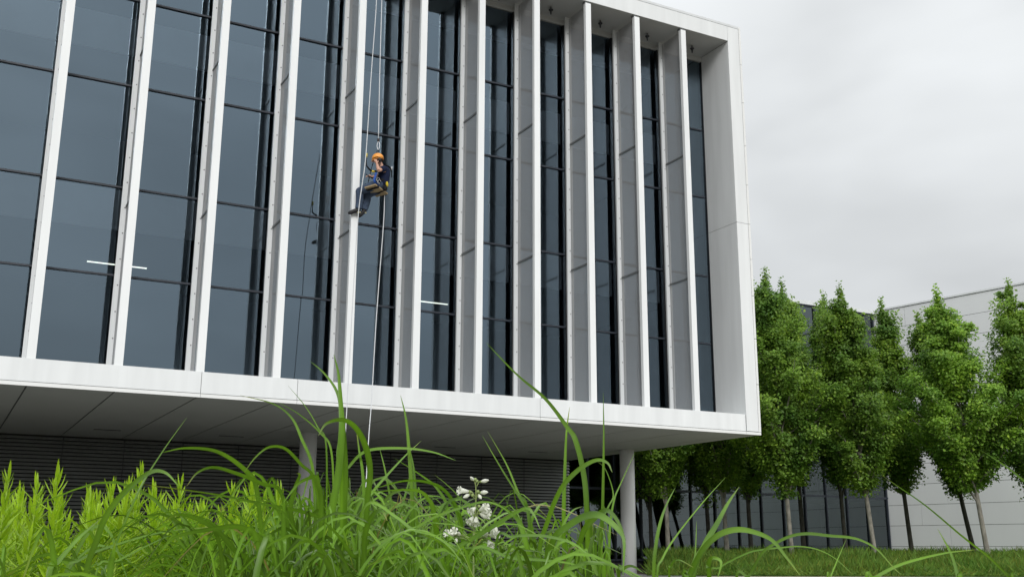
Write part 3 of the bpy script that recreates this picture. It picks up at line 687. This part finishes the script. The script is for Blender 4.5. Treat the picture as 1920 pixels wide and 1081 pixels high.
for i in range(14):
    rand_blade(random.uniform(0, 400), random.uniform(1.8, 2.4), CZ+(1027-random.uniform(985, 1075))*2.1/F_PX, random.uniform(.1, .45), random.uniform(.006, .012), random.uniform(.7, 1.1))
o = meshobj('grass', Vs, Fs, 'blade_green', None, smooth=True, tone=np.array(Ts))
tag(o, label='dense mass of shorter green grass filling the foreground bed', cat='grass', kind='stuff')

# ------------------------------------------------------------------ lime green leafy plants at lower left
def leaf_mesh(L, w, bend):
    V, Fc = [], []
    for i in range(6):
        s = i/5; ww = w*math.sin(math.pi*min(1, s*.86+.14))**.8*.5 if i < 5 else .0003
        z = s*L; y = bend*s*s*L
        V += [(-ww, y, z), (0, y+ww*.45, z), (ww, y, z)]
    for i in range(5):
        a = i*3; Fc += [(a, a+1, a+4, a+3), (a+1, a+2, a+5, a+4)]
    return V, Fc
LEAF = []
for L, w, b in ((.055, .0082, .20), (.048, .0076, .38), (.062, .0086, .05), (.040, .0078, .28)):
    v, f = leaf_mesh(L, w, b); me = bpy.data.meshes.new('leaf'); me.from_pydata(v, [], f); me.materials.append(MATS['leaf_lime']); set_tone(me, np.ones((len(v), 1)))
    me.polygons.foreach_set('use_smooth', [True]*len(f)); LEAF.append((me, np.array(v), f))
PG = 'lime green leafy plants in the foreground bed'
def lime_plant(x, y, D, single, label, tone=1.0):
    top = dep(x, y, D); base = Vector((top.x+random.uniform(-.05, .05), top.y+random.uniform(-.05, .05), GZ))
    t = empty('leafy_plant', base, label=label, cat='plant', group=PG)
    lean = top-base
    ax = lambda s: base+Vector((lean.x*s*s, lean.y*s*s, lean.z*s))
    v, f = tube([ax(s) for s in (0, .4, .7, .85, .97)], [.0045, .004, .003, .0025, .0015], 6, 2); meshobj('stem', v, f, 'stem_lime', t, smooth=True, origin=base)
    nl = 90 if single else 70; JV, JF, JT = [], [], []
    span = random.uniform(.22, .30)
    for i in range(nl):
        q = i/(nl-1); h = lean.z-.022-span*(1-q)**.9*random.uniform(.92, 1.06); p = ax(max(0, h/lean.z)); az = i*2.399+random.uniform(-.3, .3)
        tilt = rad(72-50*q**2.4+random.uniform(-16, 16)); sc = random.uniform(.65, 1.2)*(1.1-.42*q**2.5)
        M_ = Matrix.Translation(p-base) @ Matrix.Rotation(az, 4, 'Z') @ Matrix.Rotation(tilt, 4, 'X') @ Matrix.Rotation(random.uniform(-.3, .3), 4, 'Z') @ Matrix.Scale(sc, 4)
        me, vv, ff = random.choice(LEAF)
        if single:
            o = bpy.data.objects.new('leaf', me); COL.objects.link(o); o.parent = t; o.matrix_local = M_
        else:
            o_ = len(JV); JV += [M_ @ Vector(c)+base for c in vv]; JF += [tuple(k+o_ for k in g) for g in ff]; JT += [tone*random.uniform(.75, 1.15)]*len(vv)
    if not single: tag(meshobj('foliage', JV, JF, 'leaf_lime', t, smooth=True, origin=base, tone=np.stack([np.array(JT)]*3, 1)), kind='stuff')
tops = [(19, 880, 'at the left edge, tip against the louvres'), (37, 908, 'second from the left edge, a little lower than its neighbour'),
        (70, 894, 'left of the tallest tip at far left'), (108, 877, 'tallest tip of the left half, against the louvres'),
        (115, 928, 'with broad fanned tip just right below the tallest left tip'), (170, 913, 'leaning right, in the middle of the lime green bank'),
        (213, 904, 'beside the arching grass blade, left of it'), (245, 892, 'behind the arching grass blade'),
        (269, 870, 'tallest of the bank, just under the long slanting grass stem'), (289, 907, 'right of the slanting grass stem'),
        (341, 893, 'standing alone right of the grass stem, tip against the louvres'), (441, 906, 'under the long pale arched blade'),
        (476, 890, 'tallest near the middle grass, tip above the arched blades'), (497, 918, 'low among the grass blades left of the round column'),
        (529, 908, 'last one before the shaded round column'), (20, 940, 'low at the left edge in front'), (131, 964, 'front one leaning right at lower left'),
        (188, 950, 'small one in the middle of the bank'), (220, 966, 'small front one under the arching blade'), (310, 945, 'low one right of the crossing blades')]
for x, y, w_ in tops: lime_plant(x, y, random.uniform(2.35, 2.7), True, 'lime green leafy plant '+w_)
for i in range(130):
    x = random.uniform(-30, 545) if i < 116 else random.uniform(380, 620); y = random.uniform(915, 1050)
    if x > 330: y = max(y, 930)+random.uniform(0, 25)
    lime_plant(x, y, random.uniform(2.4, 3.5), False, ('lime green leafy plant deep in the bank, left third' if x < 170 else 'lime green leafy plant deep in the bank, under the slanting stem' if x < 340 else 'lime green leafy plant deep among the arching grass blades'), random.uniform(.8, 1.05))

# ------------------------------------------------------------------ white flowering plant
fp = dep(892, 1027, 1.88); fb = Vector((fp.x, fp.y, GZ)); FD = 1.88
FL = empty('flowering_plant', fb, label='plant with white tubular flowers rising from the grass before the louvres', cat='flower')
cp = lambda x, y, o=0: dep(800+x/4.89, 860+y/4.89, FD+o)
v, f = tube([fb, cp(430, 900), cp(440, 600), cp(450, 400), cp(452, 300), cp(447, 190)], [.0022, .0019, .0016, .0014, .0012, .0008], 6, 4); meshobj('stem', v, f, 'bud_green', FL, smooth=True, origin=fb)
def flower(bx, by, hx, hy, open_=True, size=1.0, o=0.0):
    size *= .85
    """base (calyx) and mouth of a tubular corolla in crop pixels"""
    a, b = cp(bx, by, o), cp(hx, hy, o-.012); t = (b-a).normalized(); L = (b-a).length; e1 = t.orthogonal().normalized(); e2 = t.cross(e1)
    root = cp(450+(bx-450)*.15, by+45, 0)
    fo = empty('flower', a, FL)
    v, f = tube([root, root.lerp(a, .6)+Vector((0, 0, .003)), a], [.0011, .001, .0012], 5, 2); meshobj('stalk', v, f, 'bud_green', fo, smooth=True, origin=a)
    v, f = tube([a-t*L*.06, a+t*L*.05, a+t*L*.16], [.0012, .0030*size, .0028*size], 8, 2); meshobj('calyx', v, f, 'bud_green', fo, smooth=True, origin=a)
    R = [.0018, .0040, .0056, .0060] if open_ else [.0016, .0040, .0048, .0034, .0008]
    V, Fc = tube([a+t*L*s for s in np.linspace(.05, 1, len(R))], [r_*size for r_ in R], 10, 3, cap=not open_)
    meshobj('corolla', V, Fc, 'petal', fo, smooth=True, origin=a)
    if open_:
        for k in range(5):
            w_ = 2*math.pi*k/5+.3; rd = e1*math.cos(w_)+e2*math.sin(w_); sd = t.cross(rd); m0 = a+t*L*.97+rd*.0050*size
            tipv = .0052*size
            V = [m0-sd*.0022*size, m0+sd*.0022*size, m0+rd*tipv*.55+t*.003*size+sd*.0040*size, m0+rd*tipv*.95+t*.0015*size+sd*.0022*size, m0+rd*tipv*1.0+t*.001-sd*.0022*size, m0+rd*tipv*.55+t*.003*size-sd*.0040*size]
            meshobj('petal', V, [(0, 1, 2, 5), (5, 2, 3, 4)], 'petal', fo, smooth=True, origin=a)
for a in [(432, 195, 400, 160, False, .75), (495, 205, 570, 190, False, .9), (395, 295, 300, 285, True, 1.0), (395, 320, 335, 352, False, .9), (492, 305, 562, 300, False, 1.0),
          (475, 320, 500, 362, False, .8), (450, 440, 405, 475, True, .95), (475, 475, 545, 430, True, 1.0), (480, 490, 580, 545, False, 1.15), (455, 520, 450, 590, True, 1.0),
          (430, 520, 392, 570, True, .9), (490, 470, 570, 490, True, .9), (260, 700, 180, 675, True, .9), (270, 690, 250, 655, True, .9), (300, 700, 290, 665, False, .8), (270, 720, 270, 770, False, .8),
          (520, 720, 560, 670, False, 1.1), (570, 700, 640, 685, True, 1.1), (560, 740, 590, 790, True, 1.0), (580, 690, 620, 640, True, .8)]: flower(*a)
for (x, y) in ((445, 185), (460, 200), (400, 300), (470, 295), (380, 470), (480, 430), (420, 330)):
    v, f = ball(cp(x, y), .0032, 7, 5); meshobj('bud', v, f, 'bud_green', FL, smooth=True, origin=fb)
for k, (x, y, x2, y2) in enumerate(((430, 900, 300, 820), (435, 860, 540, 780), (440, 960, 380, 860))):
    V, Fc = ribbon([cp(x, y), cp((x+x2)/2, (y+y2)/2-30), cp(x2, y2)], .012, .5, 5); meshobj('leaf', V, Fc, 'blade_green', FL, smooth=True, origin=fb, tone=np.ones((len(V), 1)))

# ------------------------------------------------------------------ ropes, seat board and the worker
def Y(x, y, yy): return at(x, y, 1, yy)
ZSEAT = 5.209
# rope hanging in front of the worker, from the roof edge to the ground
def rope(name, pts, label):
    v, f = tube(pts, .011, 8, 6); o = meshobj(name, v, f, 'rope_white', None, smooth=True, origin=pts[-1]); return tag(o, label, 'rope', 'ropes hanging from the roof')
top1 = Y(706, 0, -.12); top2 = Y(716, 0, -.12)
e1 = Vector((top1.x+.02, -.05, ZT+.03)); e2 = Vector((top2.x+.02, -.05, ZT+.03))
g_1 = Y(640, 915, -2.0); g_1.z = GZ; g_2 = Y(683, 905, -1.6); g_2.z = GZ
rope('rope', [Vector((e1.x+.1, 3, ZT+.01)), Vector((e1.x+.05, .4, ZT+.03)), e1, top1, Y(696, 140, -.40), Y(686, 290, -.72), Y(679, 345, -.76), Y(672, 400, -.74), Y(664, 520, -.7), Y(650, 770, -.9), g_1],
     'white safety rope passing in front of the knee of the worker')
rope('rope', [Vector((e2.x+.1, 3, ZT+.01)), Vector((e2.x+.05, .4, ZT+.03)), e2, top2, Y(712, 140, -.30), Y(709.5, 262, -.42)], 'white main rope from the roof to the hook above the helmet')
rope('rope', [Y(721, 366, -.38), Y(719, 420, -.38), Y(706, 590, -.45), Y(697, 745, -.7), Y(690, 840, -1.0), g_2], 'white rope hanging down from under the wooden seat')

def solid(name, parts, m, parent, origin, voxel=None):
    V, Fc = merge(*parts); o = meshobj(name, V, Fc, m, parent, smooth=True, origin=origin)
    if voxel:
        md = o.modifiers.new('remesh', 'REMESH'); md.mode = 'VOXEL'; md.voxel_size = voxel; md.use_smooth_shade = True
        sm_ = o.modifiers.new('smooth', 'SMOOTH'); sm_.factor = .5; sm_.iterations = 4
    return o
# seat board of a bosun's chair
c1, c2, c3, c4 = [at(x, y, 2, ZSEAT) for x, y in ((683.5, 352), (704, 346), (727.4, 363.5), (706, 369))]
SB = empty('work_seat', (c1+c3)/2, label='wooden plank seat of the hanging worker with black straps', cat='seat')
V = [c+Vector((0, 0, dz)) for dz in (0, .028) for c in (c1, c2, c3, c4)]
meshobj('plank', V, [(3, 2, 1, 0), (4, 5, 6, 7), (0, 1, 5, 4), (1, 2, 6, 5), (2, 3, 7, 6), (3, 0, 4, 7)], 'plywood', SB, origin=(c1+c3)/2)
def band(P, w, th_, m, name, parent, origin, across):
    """flat webbing of width w along a path; across = direction of its width"""
    path = catmull(P, 4); V, Fc = [], []
    for i, p in enumerate(path):
        t = (path[min(i+1, len(path)-1)]-path[max(i-1, 0)]).normalized(); a = (across-t*across.dot(t)).normalized(); b = t.cross(a)
        V += [p-a*w/2-b*th_/2, p+a*w/2-b*th_/2, p+a*w/2+b*th_/2, p-a*w/2+b*th_/2]
    for i in range(len(path)-1):
        for s in range(4): Fc.append((i*4+s, i*4+(s+1) % 4, (i+1)*4+(s+1) % 4, (i+1)*4+s))
    Fc += [(3, 2, 1, 0), tuple((len(path)-1)*4+s for s in range(4))]
    return meshobj(name, V, Fc, m, parent, origin=origin)
so_ = (c1+c3)/2; alongs = (c3-c2).normalized(); acr = (c4-c3).normalized()
nm = c2.lerp(c1, .35)+(c3-c2)*.10; fm = c3.lerp(c4, .5)
hook = Y(709, 279, -.44)
band([c2+(c3-c2)*.2+Vector((0, 0, .03)), c2+(c3-c2)*.2+Vector((0, 0, -.012)), (c2+c1)/2+(c3-c2)*.2+Vector((0, 0, -.012)), c1+(c3-c2)*.2+Vector((0, 0, -.012)), c1+(c3-c2)*.2+Vector((0, 0, .03))], .075, .008, 'webbing_black', 'under_strap', SB, so_, alongs)
band([c2+(c3-c2)*.62+Vector((0, 0, -.010)), (c2+c1)/2+(c3-c2)*.66+Vector((0, 0, -.011)), c1+(c3-c2)*.70+Vector((0, 0, -.010))], .05, .006, 'webbing_black', 'under_strap', SB, so_, alongs)
q0 = c2+(c3-c2)*.2+Vector((0, 0, .03))
band([q0, Y(702, 338, -.80), Y(705.5, 323, -.72)], .05, .006, 'webbing_blue', 'side_strap', SB, so_, RIGHT)
band([Y(705.5, 324, -.72), Y(714, 300, -.60), hook+Vector((0, 0, -.02))], .016, .006, 'webbing_black', 'strap_end', SB, so_, RIGHT)
q1 = c1+(c3-c2)*.2+Vector((0, 0, .03))
band([q1, q1.lerp(hook, .5)+Vector((0, .12, 0)), hook+Vector((0, .05, -.02))], .016, .006, 'webbing_black', 'strap_end', SB, so_, RIGHT)
# hook and connector between rope and seat straps
HK = tag(solid('rope_hook', [tube([Y(709.5, 260, -.42), Y(709.5, 266, -.42)], [.035, .03], 8, 1)], 'muff_black', None, Y(709.5, 262, -.42)), 'dark knot and steel hook right above the orange helmet', 'hook')
ring = [hook+Vector((0, 0, .09))+RIGHT*(.03*math.cos(a))+Vector((0, 0, .105*math.sin(a))) for a in np.linspace(0, 2*math.pi, 17)]
v, f = tube(ring, .009, 6, 1, cap=False); meshobj('carabiner', v, f, 'steel', HK, smooth=True, origin=WL[HK.name])

# joints from the pose in the photograph (image point, distance from the facade)
J = {k: Y(*v) for k, v in dict(pelvis=(714, 350, -.45), waist=(718, 339, -.48), chest=(720, 323, -.48), neck=(715, 311, -.46), head=(709, 299, -.45),
     shN=(720, 315.5, -.66), elN=(710, 319, -.80), haN=(706.5, 306, -.62), shF=(723, 314, -.30), elF=(711, 328, -.26), haF=(697, 331.5, -.34),
     hipN=(708, 350, -.52), knN=(674, 358.0, -.16), anN=(672, 391, -.10), hipF=(718, 351, -.38), knF=(689, 363.5, -.09), anF=(683, 393, -.07)).items()}
seat_z = ZSEAT+.03
for k in ('hipN', 'hipF', 'pelvis'): J[k].z = max(J[k].z, seat_z+.118)
FACE = (Vector((-.92, .32, -.25))).normalized(); FS = FACE.cross(Vector((0, 0, 1))).normalized(); FU = FS.cross(FACE).normalized()
hc = J['head']+Vector((0, 0, .0))
P_ = empty('person', (J['pelvis'].x, J['pelvis'].y, seat_z), label='worker in orange helmet, navy T-shirt and jeans sitting on the hanging seat', cat='person')
PO = WL[P_.name]
def hand(w, d, n_, curl=.5):
    """palm and five bent fingers; w wrist, d pointing direction, n_ palm normal"""
    d = d.normalized(); n_ = (n_-d*n_.dot(d)).normalized(); s = d.cross(n_); parts = [tube([w, w+d*.045, w+d*.085], [.026, .036, .034], 8, 2)]
    for k, (o_, L) in enumerate(((-.030, .058), (-.010, .070), (.011, .066), (.030, .050))):
        b = w+d*.08+s*o_; parts.append(tube([b, b+d*L*.5+n_*L*.12*curl, b+d*L*.8+n_*L*.55*curl, b+d*L*.85+n_*L*.9*curl], [.0105, .010, .009, .007], 6, 2))
    b = w+d*.03-s*.03; parts.append(tube([b, b-s*.03+d*.02, b-s*.038+d*.055+n_*.01], [.013, .011, .008], 6, 2)); return parts
body = [ball(hc, (.088, .082, .115), 14, 10), ball(hc+FACE*.025-FU*.05, (.062, .06, .065), 12, 8), tube([hc-FU*.03, J['neck'], J['neck']-Vector((0, 0, .06))], [.058, .058, .075], 10, 3),
        tube([hc+FACE*.09-FU*.0, hc+FACE*.112-FU*.025, hc+FACE*.092-FU*.036], [.010, .016, .012], 6, 2),
        tube([hc+FACE*.080-FU*.062-FS*.02, hc+FACE*.092-FU*.062, hc+FACE*.080-FU*.062+FS*.02], [.008, .011, .008], 6, 2),
        tube([J['chest'], J['waist'], J['pelvis']], [.13, .125, .135], 12, 3), tube([J['shN'], J['chest'], J['shF']], [.06, .10, .06], 10, 3),
        tube([J['shN'], J['elN']], [.055, .044], 10, 3), tube([J['elN'], J['elN'].lerp(J['haN'], .35), J['haN']], [.043, .043, .027], 10, 3),
        tube([J['shF'], J['elF']], [.055, .044], 10, 3), tube([J['elF'], J['elF'].lerp(J['haF'], .35), J['haF']], [.043, .043, .027], 10, 3),
        tube([J['hipN'], J['knN']], [.085, .058], 10, 3), tube([J['knN'], J['anN']], [.055, .035], 10, 3), tube([J['hipF'], J['knF']], [.085, .058], 10, 3), tube([J['knF'], J['anF']], [.055, .035], 10, 3)]
body += hand(J['haN'], Vector((-.25, .35, 1)), Vector((.2, 1, 0)), .7) + hand(J['haF'], Vector((-1, -.1, .25)), Vector((0, .3, -1)), 1.2)
for s_ in (-1, 1): body.append(ball(hc+FS*s_*.088-FU*.01, (.02, .014, .03), 8, 6))
solid('body', body, 'skin', P_, PO, .009)
for s_ in (-1, 1):
    v, f = ball(hc+FACE*.083+FS*s_*.033+FU*.008, .0105, 8, 6); meshobj('eye', v, f, 'hair_dark', P_, smooth=True, origin=PO)
hv_, hf_ = ball(hc-FACE*.018+FU*.008, (.096, .091, .112), 14, 10); meshobj('hair', [v for v in hv_], [q for q in hf_ if sum((Vector(hv_[i])-hc).dot(FACE)-.25*(Vector(hv_[i])-hc).dot(FU) for i in q)/len(q) < .012], 'hair_dark', P_, smooth=True, origin=PO)
# T-shirt: torso and short sleeves
solid('shirt', [tube([J['neck']-Vector((0, 0, .035)), J['chest']+Vector((0, 0, .03)), J['waist'], J['pelvis']+Vector((0, 0, .05))], [.085, .150, .148, .155], 16, 4),
      tube([J['shN']+Vector((0, 0, .005)), J['chest']+Vector((0, 0, .06)), J['shF']], [.075, .12, .075], 12, 3),
      tube([J['shN'], J['shN'].lerp(J['elN'], .62)], [.080, .070], 12, 2), tube([J['shF'], J['shF'].lerp(J['elF'], .62)], [.080, .070], 12, 2)], 'shirt_navy', P_, PO, .011)
# jeans
knN, knF = J['knN'], J['knF']
solid('trousers', [tube([J['pelvis']+Vector((0, 0, .07)), J['pelvis']], [.148, .150], 14, 2), tube([J['hipN'], J['hipF']], [.125, .125], 14, 2),
      tube([J['hipN'], J['hipN'].lerp(knN, .5), knN], [.128, .116, .097], 14, 3), ball(knN, .096, 12, 8), tube([knN, knN.lerp(J['anN'], .45)+Vector((.02, 0, 0)), J['anN']], [.095, .095, .082], 14, 3),
      tube([J['hipF'], J['hipF'].lerp(knF, .5), knF], [.128, .116, .097], 14, 3), ball(knF, .096, 12, 8), tube([knF, knF.lerp(J['anF'], .45)+Vector((.02, 0, 0)), J['anF']], [.095, .092, .080], 14, 3)], 'denim', P_, PO, .012)
def shoe(ankle, toe, sole_n):
    d = (toe-ankle); d.normalize(); heel = ankle-d*.06+Vector((0, 0, -.07)); tp = toe
    sh = solid('shoe', [tube([ankle+Vector((0, 0, .02)), ankle+Vector((0, 0, -.05))], [.058, .058], 12, 2), tube([heel, heel.lerp(tp, .4)+Vector((0, 0, .025)), heel.lerp(tp, .8)+Vector((0, 0, .008)), tp], [.050, .056, .050, .022], 12, 3)], 'shoe_black', P_, PO, .011)
    v, f = merge(tube([heel+Vector((0, 0, -.045)), heel.lerp(tp, .28)+Vector((0, 0, -.045))], [.042, .040], 8, 2), tube([heel.lerp(tp, .45)+Vector((0, 0, -.040)), heel.lerp(tp, .72)+Vector((0, 0, -.036))], [.036, .030], 8, 2))
    meshobj('sole', [Vector((q.x, q.y, heel.z-.045+(q.z-heel.z+.045)*.35)) for q in v], f, 'sole_pale', P_, smooth=True, origin=PO)
shoe(J['anN'], Y(652.5, 399.5, -.055), None)
shoe(J['anF'], Y(672, 406, -.06), None)
# helmet
hv_, hf_ = ball((0, 0, 0), (.138, .122, .125), 24, 14); R_ = Matrix((FACE, FS, FU)).transposed()
hk = [q for q in hf_ if all(hv_[i].z > -.045+.02*(hv_[i].x > 0) for i in q)]
HL = meshobj('helmet', [hc+FU*.035+R_ @ Vector(v) for v in hv_], hk, 'helmet_orange', P_, smooth=True, origin=PO)
HL.modifiers.new('thickness', 'SOLIDIFY').thickness = .008
v, f = tube([hc+FU*.028+R_ @ Vector((.132*math.cos(a), .118*math.sin(a), -.028+.012*math.cos(a))) for a in np.linspace(0, 2*math.pi, 25)], .009, 6, 1, cap=False); rim = meshobj('rim', v, f, 'helmet_orange', HL, smooth=True, origin=PO)
v, f = tube([hc+FU*.028+R_ @ Vector((.128+.03*math.cos(a)**2 if abs(a) < .9 else .128*math.cos(a), .118*math.sin(a), -.03)) for a in np.linspace(-.9, .9, 9)], [.008, .012, .008], 6, 1); meshobj('peak', v, f, 'helmet_orange', HL, smooth=True, origin=PO)
for s_ in (-1, 1):
    c_ = hc+FS*s_*.108-FU*.035-FACE*.02; v, f = tube([c_-FS*s_*.02, c_, c_+FS*s_*.025], [.048, .052, .038], 12, 2); meshobj('ear_muff', v, f, 'muff_black', P_, smooth=True, origin=PO)
    band([hc+FS*s_*.10-FU*.01, hc+FS*s_*.085-FU*.08+FACE*.03, hc-FU*.122+FACE*.05], .014, .004, 'webbing_black', 'chin_strap', P_, PO, FACE)
v, f = merge(*[tube([hc+FACE*.098+FS*s_*.012+FU*.008, hc+FACE*.098+FS*s_*.052+FU*.008], [.020, .018], 8, 1) for s_ in (-1, 1)], tube([hc+FACE*.09+FS*.055+FU*.01, hc+FS*.095+FU*.005], .006, 6, 1), tube([hc+FACE*.09-FS*.055+FU*.01, hc-FS*.095+FU*.005], .006, 6, 1))
meshobj('dark_glasses', v, f, 'muff_black', P_, smooth=True, origin=PO)
# harness over the shirt
ch, wa, pe = J['chest'], J['waist'], J['pelvis']
for yy in (-.10, .10):
    o_ = Vector((0, yy, 0))
    band([ch+o_+Vector((.17, 0, -.12)), ch+o_+Vector((.155, 0, .03)), ch+o_*.9+Vector((.06, 0, .155)), ch+o_+Vector((-.09, 0, .10)), ch+o_+Vector((-.165, 0, -.04)), wa+o_+Vector((-.16, 0, -.05))], .045, .012, 'webbing_black', 'harness_strap', P_, PO, Vector((0, 1, 0)))
band([pe+Vector((.168*math.cos(a), .168*math.sin(a), .10)) for a in np.linspace(0, 2*math.pi, 15)], .055, .014, 'webbing_black', 'harness_belt', P_, PO, Vector((0, 0, 1)))
bp_ = Y(725.5, 344, -.62)
v, f = merge(tube([bp_+Vector((0, 0, .05)), bp_, bp_+Vector((.01, 0, -.07))], [.02, .034, .026], 10, 2)); meshobj('yellow_pouch', v, f, 'webbing_yellow', P_, smooth=True, origin=PO)
bk = Y(722, 353, -.60); v, f = tube([bk+Vector((0, 0, .08)), bk, bk+Vector((.01, 0, -.05))], [.04, .055, .04], 10, 2); meshobj('tool_bag', v, f, 'webbing_black', P_, smooth=True, origin=PO)
for (x, y, yy) in ((709, 336, -.62), (707, 327, -.62), (711, 340, -.62)):
    c_ = Y(x, y, yy); v, f = tube([c_+RIGHT*.035*math.cos(a)+Vector((0, 0, .045*math.sin(a))) for a in np.linspace(0, 5.2, 12)], .007, 6, 1); meshobj('carabiner', v, f, 'steel', P_, smooth=True, origin=PO)
v, f = tube([Y(735, 312, -.5), Y(734, 318, -.5)], [.02, .02], 8, 1); meshobj('harness_ring', v, f, 'steel', P_, smooth=True, origin=PO)
# tool in the far hand, safety lanyard with rope grab
tv_, tf_ = tube([Y(684.5, 325, -.46), Y(690, 328.5, -.45), Y(699, 334, -.44)], [.008, .014, .016], 8, 2)
tag(meshobj('hand_tool', tv_, tf_, 'tool_black', None, smooth=True, origin=Y(697, 332, -.44)), 'thin black tool held in front of the worker', 'tool')
ly = [Y(687, 296, -.70), Y(686.5, 304, -.70), Y(687.5, 310, -.70), Y(693, 317, -.68), Y(699, 320.5, -.66), Y(705, 320.5, -.62)]
lv_, lf_ = tube(ly, [.012, .013, .02, .022, .022, .018], 8, 5)
LY = tag(meshobj('lanyard', lv_, lf_, 'webbing_black', None, smooth=True, origin=ly[0]), 'black and yellow safety lanyard curving from rope to chest of the worker', 'lanyard')
WL[LY.name] = ly[0].copy()
v, f = tube([ly[0]+Vector((0, 0, .12)), ly[0]+Vector((0, 0, .02))], [.022, .024], 8, 1); meshobj('rope_grab', v, f, 'webbing_yellow', LY, smooth=True, origin=ly[0])
v, f = tube([Y(697, 320.2, -.68), Y(702, 321.3, -.66)], [.026, .025], 8, 1); meshobj('energy_absorber', v, f, 'webbing_yellow', LY, smooth=True, origin=ly[0])
